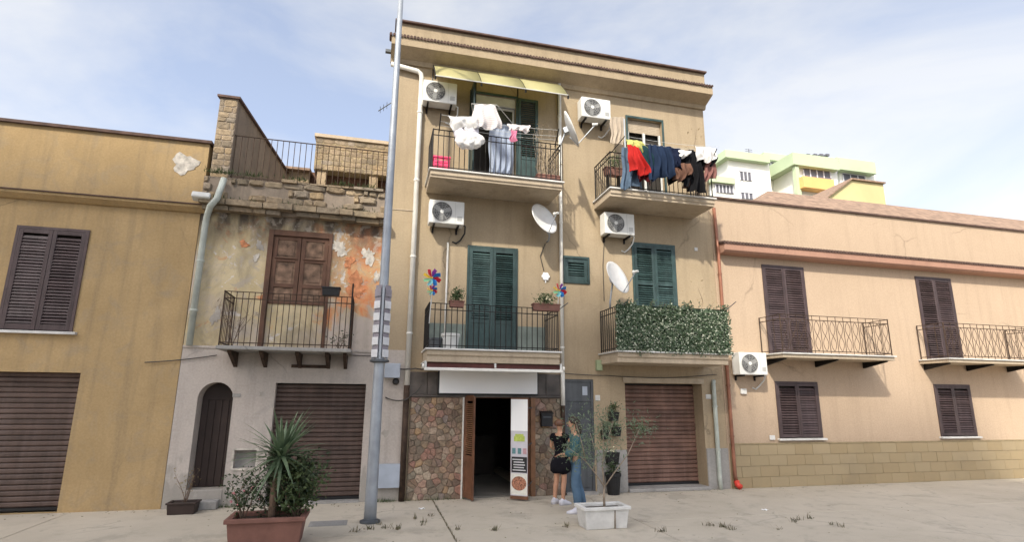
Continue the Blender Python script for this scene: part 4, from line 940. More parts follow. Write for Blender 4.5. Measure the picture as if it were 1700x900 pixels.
bxp(MB(), 1320, 1326, 276, 335, FY-2.6, .5, 12).build('corner_post', 'bg_green', f4)
for uu in (1328, 1340, 1352, 1362, 1372): bxp(MB(), uu, uu+5, 255, 258.2, FY-2, 3).build('chimney', 'bg_dark', f4)
f5 = T('apartment_block', 'far pale green block stepping up beyond the orange balcony block', 'building', (WX(1420, 300, FY+3), FY+3, 12))
bxp(MB(), 1392, 1450, 274, 335, FY+3, 8, 12).build('wall', 'bg_white', f5); bxp(MB(), 1389, 1452, 265, 284, FY+2, 9).build('roof_fascia', 'bg_green', f5)
fwin(f5, 1400, 1436, 290, 304, FY+3, 3)
f6 = T('lean_to_house', 'far yellow wall with sloping top above the peach roof', 'building', (WX(1400, 315, 24), 24, 8))
a = W(1368, 334, 24); b = W(1470, 334, 24); t = W(1412, 299, 24)
MB().prism([(a.x, 8), (b.x, 8), (b.x, t.z), (t.x, t.z), (a.x, a.z)], 24, 32).build('wall', 'bg_yellow', f6)
MB().prism([(a.x-.1, a.z), (t.x, t.z+.01), (b.x+.1, t.z+.01), (b.x+.1, t.z+.14), (t.x-.05, t.z+.14), (a.x-.1, a.z+.13)], 23.8, 32.2).build('coping', 'roof_tile', f6)
for fb_, u_, v_ in ((f1, 1225, 254), (f1, 1262, 249), (f3, 1296, 256), (f4, 1345, 258), (f5, 1410, 265)):
    p_ = W(u_, v_, FY); q = MB(); q.tube([(p_.x, FY+2, p_.z-1.0), (p_.x, FY+2, p_.z+1.1)], .05, 5)
    for k in range(3): q.tube([(p_.x-.5, FY+2, p_.z+.5+k*.25), (p_.x+.5, FY+2, p_.z+.5+k*.25)], .03, 4)
    q.build('aerial', 'bg_dark', fb_)
for fb_, u_, v_ in ((f1, 1242, 252), (f4, 1382, 257)):
    p_ = W(u_, v_, FY); MB().lathe((p_.x, FY+3, p_.z-1.2), [(.6, 0), (.6, 1.6), (.3, 1.9)], 14).build('water_tank', 'bg_frame', fb_)

# ================================================================ unseen tower blocks added behind the camera to shade pavement and lower walls
def opp(label, x0, x1, h, y=-18.0):
    o = T('shade_block', label, 'building', ((x0+x1)/2, y, 0)); st = 3.1; hs = []
    nz = int(h/st)-1; nx = max(1, int((x1-x0)/3.0))
    for j in range(nz):
        for i in range(nx): cx = x0+(x1-x0)*(i+.5)/nx; hs.append((cx-.55, cx+.55, 1.0+j*st+st*.35, 1.0+j*st+st*.35+1.6))
    q = MB(); q.box(x0, x1, y-11, y, -.13, h); q.build('wall', 'opposite', o)
    q = MB(); q.box(x0-.1, x1+.1, y-11.1, y+.25, h, h+.25); q.build('roof_slab', 'slab', o)
    me = shared(MB().box(-.55, .55, -.03, .05, -.8, .8), 'window', 'glass_dark')
    for k in hs: piece('window', me, o, ((k[0]+k[1])/2, y, (k[2]+k[3])/2))
opp('tall beige tower block added unseen behind the camera for shade, highest of the row', -34, -26.5, 45.4, -35.0)
opp('beige tower block added unseen behind the camera for shade, between its taller and lower neighbours', -26.4, -19.1, 43.3, -35.0)
opp('beige tower block added unseen behind the camera for shade, second lowest of the row', -19, -16.6, 41.3, -35.0)
opp('beige tower block added unseen behind the camera for shade, lowest of the row', -16.5, -8.6, 40.4, -35.0)

# ================================================================ things on the facades
def ac_unit(u, v, label, wd=.78, hg=.54, dep=.30, gapw=.07, hose=0):
    """u, v: photo pixel of the centre of the front face"""
    yf = -(dep+gapw); p = W(u, v, yf); t = T('air_conditioner', label, 'air conditioner', (p.x, 0, p.z-hg/2), 'outdoor air conditioner units on the facades')
    x0, x1, z0, z1 = p.x-wd/2, p.x+wd/2, p.z-hg/2, p.z+hg/2
    MB().box(x0, x1, yf, yf+dep, z0, z1).build('casing', 'ac_white', t, bevel=.018)
    fx, fz, r = x0+wd*.36, p.z, hg*.41
    MB().lathe((fx, yf+.004, fz), [(r, 0), (r, .010)], 28, (0, -1, 0)).build('fan_opening', 'ac_dark', t)
    gr = MB()
    for k in range(1, 6):
        rr = r*k/5; gr.tube([(fx+rr*math.cos(a*math.pi/14), yf-.016, fz+rr*math.sin(a*math.pi/14)) for a in range(29)], .0045, 5, False)
    for k in range(12): a = k*math.pi/6; gr.tube([(fx+r*.18*math.cos(a), yf-.013, fz+r*.18*math.sin(a)), (fx+r*math.cos(a), yf-.013, fz+r*math.sin(a))], .0045, 4)
    gr.build('fan_grille', 'ac_grey', t)
    MB().lathe((fx, yf-.006, fz), [(r*.22, 0), (r*.2, .018)], 14, (0, -1, 0)).build('fan_hub', 'ac_white', t)
    q = MB()
    for k in range(3): a = k*2.094+.4; q.obox((fx+r*.55*math.cos(a), yf-.0075, fz+r*.55*math.sin(a)), (r*.75, .004, r*.42), (0, -a, 0))
    q.build('fan_blades', 'ac_grey', t)
    q = MB(); q.box(x1-wd*.26, x1-wd*.255, yf-.003, yf+.001, z0+.02, z1-.02)
    for k in range(5): q.box(x1-wd*.2, x1-wd*.06, yf-.004, yf+.001, z0+.09+k*.022, z0+.10+k*.022)
    q.build('side_panel_joint', 'ac_grey', t)
    for xx in (x0+.12, x1-.12):
        q = MB(); q.box(xx-.02, xx+.02, yf+.02, .0, z0-.04, z0-.001); q.box(xx-.02, xx+.02, -.03, .0, z0-.13, z0-.04); q.build('bracket', 'iron', t)
    q = MB(); q.tube([(x1-.04, yf+dep*.5, z0+.06), (x1+.05, yf+dep*.5, z0+.02), (x1+.06, -.12, z0-.12), (x1-.02, -.03, z0-.26), (x1-.12, -.02, z0-.34), (x1-.2, -.0, z0-.30)][: 6], .018, 8); q.build('pipe', 'rubber' if hose else 'ac_white', t, smooth=True)
    return t
ac_unit(731, 152, 'white air conditioner below the yellow canopy, left of laundry balcony')
ac_unit(742, 352, 'white air conditioner with dangling black hose above the potted bush', hose=1)
ac_unit(990, 179, 'white air conditioner up under the cornice, above a dish antenna')
ac_unit(1029, 371, 'white air conditioner with round black grille below the laundry balcony')
ac_unit(1251, 604, 'white air conditioner on the peach house beside its iron balcony')

def dish(u, v, Y, nrm, mast, label, dia=.78, arm=.55):
    """offset dish: centre pixel u, v on plane Y, facing nrm; mast = list of points it stands on"""
    c = W(u, v, Y); n = Vector(nrm).normalized(); t = T('satellite_dish', label, 'satellite dish', mast[0], 'satellite dishes')
    a = Vector((0, 0, 1)).cross(n).normalized(); b = n.cross(a)
    def bowl(off):
        vs = [c-n*.0+n*off]; rings = 6; seg = 32
        for i in range(1, rings+1):
            rr = dia/2*i/rings
            for j in range(seg): th = 2*math.pi*j/seg; vs.append(c+a*rr*math.cos(th)*.92+b*rr*math.sin(th)*1.04+n*(off+.085*(i/rings)**2))
        fs = [(0, 1+j, 1+(j+1) % seg) for j in range(seg)]
        for i in range(rings-1): fs += [(1+i*seg+j, 1+(i+1)*seg+j, 1+(i+1)*seg+(j+1) % seg, 1+i*seg+(j+1) % seg) for j in range(seg)]
        return vs, fs
    q = MB(); q.add(*bowl(0)); q.build('reflector', 'dish', t, smooth=True, solid=.012)
    low = c-b*dia*.5+n*.06; tip = c+n*arm-b*dia*.16
    MB().tube([c-n*.03-b*dia*.2, low, tip], .012, 8).build('arm', 'galv', t)
    d = (c+b*.05-tip).normalized()
    MB().lathe(tip, [(.03, -.05), (.03, .03), (.042, .05), (.042, .075)], 14, d).build('receiver', 'fitting', t)
    MB().obox(c-n*.05, (.16, .10, .14), n.to_track_quat('Y', 'Z').to_matrix()).build('clamp', 'galv', t, bevel=.006)
    MB().tube([*mast, c-n*.06], .02, 10).build('mast', 'galv', t, smooth=True); return t
dish(943, 216, -1.12, (.86, -.36, .36), [(3.83, -.985, FL2+.9), (3.83, -.985, 7.76)], 'white dish antenna on the rail of the canopy balcony', .84, .62)
p = W(908, 402, -.0); dish(900, 366, -.42, (.42, -.82, .38), [(p.x, .0, p.z), (p.x, -.12, p.z), (p.x-.02, -.26, p.z+.1)], 'round white dish antenna on wall above the flower box', .80, .45)
dish(1021, 463, -.72, (.47, -.80, .36), [(5.11, -.6, 4.06), (5.10, -.62, 4.2)], 'white dish antenna beside the hedge screened balcony', .80, .55)

# curved yellow canopy with black brackets
cy = T('canopy', 'yellow translucent door canopy on curved black brackets', 'canopy', (2.4, 0, 9.2))
K0, K1 = WX(719, 115), WX(926, 145); za = WZ(800, 120); zb = WZ(800, 138, -.72)
def cpt(x, s): return (x, -.02-.74*(s+.03*math.sin(math.pi*s)), za-(za-zb)*(s-.03*math.sin(math.pi*s)))
for i in range(3):
    x0 = K0+(K1-K0)*i/3; x1 = K0+(K1-K0)*(i+1)/3
    q = MB(); q.grid(lambda a, b: cpt(x0+.01+(x1-x0-.02)*a, b), 2, 10); q.build('sheet', 'canopy', cy, smooth=True, solid=.006)
for i in range(4):
    x = K0+(K1-K0)*i/3; q = MB(); pts = [Vector(cpt(x, s/10))-Vector((0, -.0, .025)) for s in range(11)]
    q.tube(pts, .018, 6); q.tube([pts[0]-Vector((0, -.02, 0)), (x, -.0, zb-.12)], .016, 6); q.tube([pts[-1], pts[-1]+Vector((0, .02, -.06))], .022, 6)
    q.build('bracket', 'black', cy)
MB().tube([cpt(K0, 1), cpt(K1, 1)], .014, 6).build('edge_bar', 'fitting', cy)

# retracted shop awning below the left balcony
aw = T('retracted_awning', 'rolled brown shop awning with white bar under the balcony', 'awning', (2.36, 0, 2.6))
A0, A1 = .94, 3.82; 
q = MB(); q.tube([(A0+.05, -.90, 2.69), (A1-.05, -.90, 2.69)], .05, 14); q.build('fabric_roll', 'awning_brown', aw, smooth=True)
q = MB(); q.box(A0, A1, -1.02, -.93, 2.575, 2.635); q.build('front_bar', 'white_pvc', aw, bevel=.01)
q = MB(); q.grid(lambda a, b: (A0+.06+(A1-A0-.12)*a, -.965+.05*b, 2.635+.09*b), 6, 2); q.build('fabric_flap', 'awning_brown', aw, solid=.006)
for xx in (A0+.03, A1-.03, (A0+A1)/2): 
    q = MB(); q.box(xx-.02, xx+.02, -.96, .0, 2.745, 2.768); q.box(xx-.02, xx+.02, -.96, -.90, 2.6, 2.745); q.build('bracket', 'fitting', aw)
for xx in (A0-.02, A1+.02): 
    MB().lathe((xx-.02, -.955, 2.66), [(.05, 0), (.05, .04)], 12, (1, 0, 0)).build('end_cap', 'white_pvc', aw)

# shop sign: blank white panel in a black frame
s0, s1 = W(729, 653, -.16), W(892, 617, -.16)
sg = T('shop_sign', 'blank white shop sign board in black frame above the doorway', 'sign', ((s0.x+s1.x)/2, 0, s0.z))
MB().box(s0.x-.025, s1.x+.025, -.150, -.045, s0.z-.03, s1.z+.012).build('frame', 'black', sg, bevel=.005)
MB().box(s0.x, s1.x, -.158, -.149, s0.z, s1.z).build('panel', 'sign_white', sg)
MB().box((s0.x+s1.x)/2-.22, (s0.x+s1.x)/2+.22, -.20, -.05, s1.z+.015, s1.z+.05).build('lamp_bar', 'black', sg)

# banner on the open shop door leaf
bn = T('door_banner', 'tall printed banner with food picture on the open shop door', 'banner', (cen2.x, cen2.y, 0))
Mb = Euler((0, 0, bang)).to_matrix(); nb = Mb @ Vector((0, -1, 0)); tb = bd.normalized()
def bpl(name, a, b, z0, z1, mat, lift, parent):                   # a, b: fraction of the banner width
    c = cen2+tb*((a+b)/2-.5)*bl+nb*(.0175+lift); return MB().obox((c.x, c.y, (z0+z1)/2), ((b-a)*bl, .003, z1-z0), Mb).build(name, mat, parent)
bz0, bz1 = .10, zt2-.03; H_ = bz1-bz0
bpl('sheet', .02, .98, bz0, bz1, 'print_grey', .002, bn)
bpl('white_print', .02, .98, bz0+H_*.665, bz1, 'sign_white', .006, bn)
bpl('lime_print', .2, .82, bz0+H_*.555, bz0+H_*.61, 'print_lime', .006, bn)
bpl('lime_print', .27, .75, bz0+H_*.61, bz0+H_*.632, 'print_lime', .006, bn)
for a, m_ in ((.1, 'print_teal'), (.42, 'print_teal'), (.72, 'print_rose')): bpl('icon_print', a, a+.2, bz0+H_*.425, bz0+H_*.485, m_, .006, bn)
bpl('black_print', .07, .95, bz0+H_*.235, bz0+H_*.395, 'print_black', .006, bn)
for k, (a, b) in enumerate(((.12, .72), (.2, .8), (.18, .84), (.2, .78), (.14, .88))): bpl('line_print', a, b, bz0+H_*(.362-k*.027), bz0+H_*(.373-k*.027), 'print_line', .010, bn)
bpl('plate_print', .04, .96, bz0+H_*.01, bz0+H_*.225, 'print_plate', .006, bn)
cc = cen2+nb*(.0175+.009); q = MB(); n = 26; zc = bz0+H_*.125
vs = [(cc.x+tb.x*bl*.42*math.cos(2*math.pi*i/n), cc.y+tb.y*bl*.42*math.cos(2*math.pi*i/n), zc+H_*.072*math.sin(2*math.pi*i/n)) for i in range(n)]
q.add(vs, [tuple(range(n))]); q.build('food_print', 'print_food', bn)

# black letter box on the stone
p = W(907, 696, -.1); lb = T('letter_box', 'black metal letter box on the stone cladding', 'letter box', (p.x, -.06, p.z-.17))
MB().box(p.x-.13, p.x+.13, -.17, -.058, p.z-.16, p.z+.13).build('box', 'black', lb, bevel=.01)
MB().profile([(-.19, p.z+.125), (-.058, p.z+.17), (-.058, p.z+.14), (-.19, p.z+.11)], p.x-.145, p.x+.145).build('lid', 'black', lb)
MB().box(p.x-.09, p.x+.09, -.176, -.168, p.z+.03, p.z+.05).build('slot', 'steel_dark', lb)

# ---------------------------------------------------------------- plants
def leaves(mb, pts, n, size, spread, aspect=.45, up=.3, rng=random):
    for _ in range(n):
        p = rng.choice(pts)+Vector((rng.gauss(0, spread), rng.gauss(0, spread), rng.gauss(0, spread*.9)))
        d = Vector((rng.gauss(0, 1), rng.gauss(0, 1), rng.gauss(up, .8))).normalized(); s = d.orthogonal(); s.rotate(Matrix.Rotation(rng.uniform(0, 6.28), 3, d)); s.normalize()
        L = size*rng.uniform(.6, 1.3); w_ = L*aspect; nn = d.cross(s)*L*.12
        mb.add([p, p+d*L*.45+s*w_*.5+nn, p+d*L, p+d*L*.45-s*w_*.5+nn], [(0, 1, 2, 3)])
def branchy(mb, base, height, k, rad, seg=5, lean=.35, rng=random, fork=True):
    tips = []
    for i in range(k):
        a = 2*math.pi*i/k+rng.uniform(-.5, .5); d = Vector((math.cos(a)*lean*rng.uniform(.3, 1.2), math.sin(a)*lean*rng.uniform(.3, 1.2), 1)).normalized()
        p = Vector(base)+Vector((math.cos(a), math.sin(a), 0))*rad*.6; pts = [p.copy()]; h = height*rng.uniform(.7, 1.1)
        for s in range(seg):
            d = (d+Vector((rng.gauss(0, .16), rng.gauss(0, .16), .06))).normalized(); p = p+d*h/seg; pts.append(p.copy())
            if s >= 1: tips.append(p.copy())
            if fork and s >= 1 and rng.random() < .7:
                e = (d+Vector((rng.gauss(0, .6), rng.gauss(0, .6), .2))).normalized(); q = p+e*h*.28; mb.tube([p, p+e*h*.15, q], [rad*.35, rad*.28, rad*.15], 5); tips += [q, p+e*h*.15]
        mb.tube(pts, [rad*(1-.75*j/seg) for j in range(seg+1)], 6)
    return tips
def shrub(name, label, base, height, k, n, size, spread, lmat, rad=.02, lean=.4, aspect=.45, group=None, bmat='bark', flowers=None, seed=1, cat='shrub', fork=True):
    rng = random.Random(seed); t = T(name, label, cat, base, group); st = MB(); tips = branchy(st, base, height, k, rad, lean=lean, rng=rng, fork=fork); st.build('stem', bmat, t, smooth=True)
    lv = MB(); leaves(lv, tips, n, size, spread, aspect, rng=rng); stuff(lv.build('foliage', lmat, t))
    if flowers:
        f = MB(); leaves(f, tips, flowers[1], size*.9, spread*1.1, .9, rng=rng); stuff(f.build('flowers', flowers[0], t))
    return t
def pot(name, label, c, r0, r1, h, mat, cat='flower pot', soil=True, group=None):
    t = T(name, label, cat, c, group); MB().lathe(c, [(r0, 0), (r1*.96, h*.82), (r1*1.06, h*.84), (r1*1.06, h), (r1*.9, h), (r1*.88, h*.9)], 20).build('pot', mat, t, smooth=False)
    MB().lathe(Vector(c)+Vector((0, 0, h*.84)), [(r1*.88, 0), (r1*.86, .02)], 16).build('soil', 'soil', t); return t
def trough(name, label, x0, x1, y0, y1, z0, h, mat, cat='planter', flare=.02, group=None):
    t = T(name, label, cat, ((x0+x1)/2, (y0+y1)/2, z0), group); q = MB(); f = flare
    o_ = [(x0+f, y0+f), (x1-f, y0+f), (x1-f, y1-f), (x0+f, y1-f)]; tp = [(x0, y0), (x1, y0), (x1, y1), (x0, y1)]; k = min(.06, (y1-y0)*.12); inn = [(x0+k, y0+k), (x1-k, y0+k), (x1-k, y1-k), (x0+k, y1-k)]
    vs = [(*p, z0) for p in o_]+[(*p, z0+h) for p in tp]+[(*p, z0+h) for p in inn]+[(*p, z0+h*.75) for p in inn]
    fs = [(3, 2, 1, 0)]
    for l in range(3): fs += [(l*4+i, l*4+(i+1) % 4, l*4+4+(i+1) % 4, l*4+4+i) for i in range(4)]
    fs += [(12, 13, 14, 15)]
    q.add(vs, fs).build('box', mat, t, bevel=min(.012, k*.3))
    q = MB(); e = k*.45
    for (a0_, a1_, b0_, b1_) in ((x0-e, x1+e, y0-e, y0+k*.5), (x0-e, x1+e, y1-k*.5, y1+e)): q.box(a0_, a1_, b0_, b1_, z0+h*.86, z0+h+.004)
    for (a0_, a1_) in ((x0-e, x0+k*.5), (x1-k*.5, x1+e)): q.box(a0_, a1_, y0+k*.5+.001, y1-k*.5-.001, z0+h*.86, z0+h+.003)
    q.build('rim', mat, t, bevel=min(.008, k*.2))
    MB().box(x0+k+.002, x1-k-.002, y0+k+.002, y1-k-.002, z0+h*.74, z0+h*.86).build('soil', 'soil', t); return t

# big terracotta planter with yucca and shrubs
HP = .40; pa = G(378, 862, HP); pb = G(503, 861, HP); pc_ = G(515, 847, HP)
y0p = (pa.y+pb.y)/2; y1p = y0p+.56
trough('planter', 'large terracotta planter box holding the spiky yucca', pa.x, pb.x, y0p, y1p, 0, HP, 'terracotta', flare=.05)
yc = Vector(((pa.x*.45+pb.x*.55), y0p+.14, HP*.8)); crown = W(467, 756, yc.y)
yu = T('yucca', 'spiky green yucca rising from the terracotta planter', 'plant', yc)
MB().tube([yc, yc+Vector((.0, .01, (crown.z-yc.z)*.5)), (crown.x, yc.y, crown.z-.04)], [.05, .045, .05], 10).build('trunk', 'bark', yu, smooth=True)
rng = random.Random(3)
for i in range(120):
    az = rng.uniform(0, 6.283); el = rng.uniform(-.75, 1.35); L = rng.uniform(.46, .74); wd = rng.uniform(.042, .060)
    d = Vector((math.cos(az)*math.cos(el), math.sin(az)*math.cos(el), math.sin(el))); s = Vector((-math.sin(az), math.cos(az), 0))
    vs = []; p = Vector((crown.x, yc.y, crown.z+rng.uniform(-.10, .06)))+d*.02; dd = d.copy(); fs = []
    for k in range(6):
        wk = wd*(1, 1.15, 1, .75, .45, .03)[k]*.5*.9; nrm = s.cross(dd).normalized()
        vs += [p-s*wk, p-nrm*wk*.3, p+s*wk]; p = p+dd*L/5; dd = (dd+Vector((0, 0, -.07-.05*max(0, .6-el)))).normalized()
    for k in range(5): fs += [(k*3, k*3+1, k*3+4, k*3+3), (k*3+1, k*3+2, k*3+5, k*3+4)]
    mb = MB(); mb.add(vs, fs); mb.build('leaf', 'leaf_yucca', yu, smooth=True)
def pshrub(label, fx, fy, vtop, seed, n, lmat, size, spread, k=4, lean=.4, flowers=None):
    x = pa.x+(pb.x-pa.x)*fx; y = y0p+.56*fy; z = HP*.8; top = WZ(450, vtop, y)
    return shrub('planter_shrub', label, (x, y, z), (top-z)*.95, k, n, size, spread, lmat, .014, lean, .5, seed=seed, flowers=flowers)
pshrub('dark bushy shrub crowding the right side of the terracotta planter', .78, .6, 778, 5, 1900, 'leaf_dark', .075, .085, 7, .42)
pshrub('rounded olive shrub leaning out over the right planter rim', .88, .45, 772, 15, 1300, 'leaf_mid', .070, .085, 6, .5)
pshrub('small dusty shrub with pinkish blossom at the left planter end', .14, .5, 790, 9, 520, 'leaf_dark', .055, .065, 4, .34, ('flower_pink', 9))
pshrub('low dark shrub around the yucca trunk', .50, .55, 806, 12, 700, 'leaf_dark', .055, .08, 5, .4)

# white concrete trough with thin sapling
wp0 = G(968, 880); wp1 = G(1051, 881); yw = (wp0.y+wp1.y)/2
trough('planter', 'white concrete trough planter holding the thin sapling', wp0.x, wp1.x, yw, yw+.42, 0, .34, 'concrete_white', flare=.035)
q = MB(); xs_ = wp0.x+(wp1.x-wp0.x)*.67; q.obox((xs_, yw+.012, .14), (.02, .012, .27), (R(-6), 0, 0)); 
cr = MB().box(xs_-.008, xs_+.008, yw-.004, yw+.03, .012, .285); o_ = [o for o in bpy.data.objects if o.get('label', '').startswith('white concrete trough')][0]
cr.build('stain_seam', 'mortar', o_)
sb_ = Vector((WX(1003, 838, yw+.2), yw+.2, .26))
sp = T('sapling', 'thin sapling with wispy grey green leaves in the white trough', 'tree', sb_)
st = MB(); ysp = sb_.y
def P(u, v, dy=0): return W(u, v, ysp+dy)
trunk = [sb_, P(1003, 822), P(1003, 806)]
st.tube(trunk, [.024, .020, .018], 8)
tips = []
for br in ([(1003, 808), (985, 782), (972, 766), (955, 752), (940, 742)], [(1003, 810), (1018, 788), (1030, 772), (1042, 756), (1056, 725), (1062, 712)], [(1003, 806), (1000, 775), (1003, 745), (1000, 710), (996, 690)], [(1000, 770), (1008, 745), (1012, 720), (1018, 698)], [(972, 766), (968, 745), (962, 722), (955, 700)], [(985, 782), (990, 755), (980, 720)]):
    pts = [P(u, v, (i-1)*.04*(1 if len(br) % 2 else -1)) for i, (u, v) in enumerate(br)]; st.tube(pts, [.010*(1-.8*i/(len(br)-1))+.002 for i in range(len(br))], 6)
    if br[1] == (1018, 788): tips += [pts[-1]]*3
    else: tips += pts[-2:]+([pts[-3]] if len(br) > 3 else [])
st.build('trunk', 'pale_bark', sp, smooth=True)
rg = random.Random(4); lv = MB(); leaves(lv, tips, 1500, .066, .14, .24, .5, rg); stuff(lv.build('crown', 'leaf_grey', sp))
shade = P(1062, 712); lv = MB(); leaves(lv, [shade], 60, .07, .055, .4, .3, rg); stuff(lv.build('crown_tuft', 'leaf_mid', sp))

# hanging black pots on the wall by the garage
def wallpot(u, v, wd, hg, label, seed, lmat='leaf_mid', n=150, top=.16):
    p = W(u, v, -.09); t = T('wall_planter', label, 'planter', (p.x, 0, p.z-hg/2), 'black planters hung on the wall by the garage')
    q = MB(); q.add([(p.x-wd*.42, -.16, p.z-hg/2), (p.x+wd*.42, -.16, p.z-hg/2), (p.x+wd*.42, -.03, p.z-hg/2), (p.x-wd*.42, -.03, p.z-hg/2), (p.x-wd/2, -.20, p.z+hg/2), (p.x+wd/2, -.20, p.z+hg/2), (p.x+wd/2, -.03, p.z+hg/2), (p.x-wd/2, -.03, p.z+hg/2)],
                     [(0, 3, 2, 1), (4, 5, 6, 7), (0, 1, 5, 4), (1, 2, 6, 5), (2, 3, 7, 6), (3, 0, 4, 7)]); q.build('box', 'black', t, bevel=.008)
    q = MB(); q.box(p.x-.02, p.x+.02, -.032, -.0, p.z-hg*.1, p.z+hg/2+.06); q.build('hanger', 'iron', t)
    s = MB(); rg = random.Random(seed); tips = branchy(s, (p.x, -.11, p.z+hg/2-.01), top, 4, .008, 3, .5, rg, False); s.build('stem', 'bark', t)
    l = MB(); leaves(l, tips+[Vector((p.x, -.17, p.z+hg*.2))], n, .05, .05, .5, .1, rg); stuff(l.build('foliage', lmat, t)); return t
wallpot(1018, 692, .22, .20, 'black wall planter with green leaves, topmost beside the rusty garage', 2, n=190)
wallpot(1023, 717, .18, .20, 'black wall planter with few leaves, just below the topmost one', 3, n=45, top=.05)
wallpot(1005, 722, .20, .20, 'black wall planter trailing grey leaves beside the street door', 4, 'leaf_grey', 190)
wallpot(1016, 761, .30, .26, 'wide black wall planter with pale blossoms, lowest on the wall', 5, 'flower_pale', 36, .06)
bp = G(1024, 824); bx_ = bp.x; by_ = -.20
pot('plant_pot', 'tall black plant pot standing on the pavement by the garage', (bx_, by_, 0), .13, .17, .46, 'black')
shrub('potted_plant', 'small dark plant in the tall black pot by the garage', (bx_, by_, .41), .22, 4, 160, .06, .05, 'leaf_dark', .008, .5, seed=8, cat='plant')
# dry plant box by the arched door
tx = WX(318, 828, -.45)
trough('planter', 'dark low planter with dry stems beside the arched door', tx-.34, tx+.12, -.62, -.32, 0, .20, 'door_brown')
shrub('dry_plant', 'dry brown stems standing in the low dark planter', (tx-.1, -.47, .16), .62, 6, 60, .05, .05, 'leaf_dry', .008, .22, .3, seed=6, cat='plant')

# ---------------------------------------------------------------- balcony plants and toys
def railbox(u0, u1, v, Y, h, label, mat='terracotta', dep=.18):
    a, b = W(u0, v, Y), W(u1, v, Y); z0 = a.z-h/2
    t = trough('flower_box', label, a.x, b.x, Y-dep/2, Y+dep/2, z0, h, mat, 'flower box', .012); return t, a, b, z0+h
t, a, b, zt_ = railbox(746, 770, 505, -.92, .13, 'small terracotta box on the rail holding the round bush', dep=.17)
for xx in (a.x+.05, b.x-.05): MB().box(xx-.008, xx+.008, -1.0, -.94, zt_-.145, zt_-.13).build('hook', 'iron', t)
shrub('potted_bush', 'round green bush in the rail box left of the green shutters', ((a.x+b.x)/2, -.92, zt_-.03), .22, 6, 420, .05, .055, 'leaf_mid', .008, .6, .55, seed=11, cat='plant')
t, a, b, zt_ = railbox(884, 928, 510, -.95, .15, 'long terracotta flower box on the rail below the round dish')
shrub('flowering_plant', 'green plant with pale yellow flowers in the long rail box', ((a.x+b.x)/2, -.95, zt_-.03), .2, 9, 420, .055, .07, 'leaf_mid', .008, .9, .5, seed=13, flowers=('flower_pale', 46), cat='plant')
def pinwheel(u, v, Y, label, r, foot):
    c = W(u, v, Y); t = T('pinwheel', label, 'pinwheel', foot, 'pinwheels on the balcony rail'); cols = ['pw_blue', 'pw_purple', 'pw_red', 'pw_yellow', 'pw_green', 'pw_cyan', 'pw_blue', 'pw_red']
    MB().tube([foot, c], .008, 6).build('stick', 'fitting', t)
    for i in range(8):
        a0_, a1_ = 2*math.pi*i/8+.2, 2*math.pi*(i+1)/8+.15; am_ = (a0_+a1_)/2
        e = lambda a, rr, y: (c.x+rr*math.cos(a), c.y-.03+y, c.z+rr*math.sin(a))
        q = MB(); q.add([e(0, 0, 0), e(a0_, r*.95, -.0), e(am_, r, -.06), e(a1_, r*.55, -.07)], [(0, 1, 2), (0, 2, 3)]); q.build('vane', cols[i], t, solid=.004)
    MB().lathe((c.x, c.y-.02, c.z), [(.018, 0), (.018, .04)], 10, (0, -1, 0)).build('hub', 'pw_yellow', t); return t
pinwheel(717, 462, -1.0, 'rainbow pinwheel on the rail end beside the white downpipe', .19, (1.03, -1.0, 3.9))
pinwheel(717, 483, -1.02, 'small pale green pinwheel just under the big rainbow pinwheel', .11, (1.0, -1.02, 3.5))
pinwheel(928, 483, -1.0, 'blue and red pinwheel on the rail end by the long flower box', .16, (3.71, -1.0, 3.9))
p = W(906, 459, -.03); q = MB()
for k in range(6): a = k*math.pi/3; q.lathe((p.x+.06*math.cos(a), -.025, p.z+.06*math.sin(a)), [(.045, 0), (.035, .018)], 10, (0, -1, 0))
q.lathe((p.x, -.0, p.z), [(.04, 0), (.03, .05)], 10, (0, -1, 0)); q.box(p.x-.012, p.x+.012, -.02, 0, p.z-.15, p.z); tag(q.build('wall_ornament', 'sign_white', None), 'white flower shaped ornament on the wall below the round dish', 'ornament')
# white basin and dark tub on the left middle balcony
tb_ = W(748, 562, -.55); pot('basin', 'white plastic tub standing on the left middle balcony', (tb_.x, -.55, FL1+.002), .15, .19, .34, 'ac_white', 'tub')
tb_ = W(722, 570, -.5); pot('basin', 'dark tub in the balcony corner next to the white tub', (tb_.x+.0, -.5, FL1+.002), .13, .16, .24, 'grey_door', 'tub')
# pink crate
pk = W(733, 264, -.85); t = T('plastic_crate', 'bright pink plastic crate in the corner of the canopy balcony', 'crate', (pk.x, -.8, FL2+.002)); cx, z0 = pk.x, FL2+.003; wd, h, dp_ = .34, .32, .26
q = MB(); q.box(cx-wd/2, cx+wd/2, -.8-dp_/2, -.8+dp_/2, z0, z0+.02)
for k in range(4): 
    zz = z0+.03+k*.072
    q.box(cx-wd/2, cx+wd/2, -.8-dp_/2, -.8-dp_/2+.012, zz, zz+.05); q.box(cx-wd/2, cx+wd/2, -.8+dp_/2-.012, -.8+dp_/2, zz, zz+.05); q.box(cx-wd/2, cx-wd/2+.012, -.8-dp_/2+.0121, -.8+dp_/2-.0121, zz, zz+.05); q.box(cx+wd/2-.012, cx+wd/2, -.8-dp_/2+.0121, -.8+dp_/2-.0121, zz, zz+.05)
for sx in (-1, 1):
    for sy in (-1, 1): q.box(cx+sx*(wd/2-.01)-.012, cx+sx*(wd/2-.01)+.012, -.8+sy*(dp_/2-.01)-.012, -.8+sy*(dp_/2-.01)+.012, z0+.001, z0+h-.03)
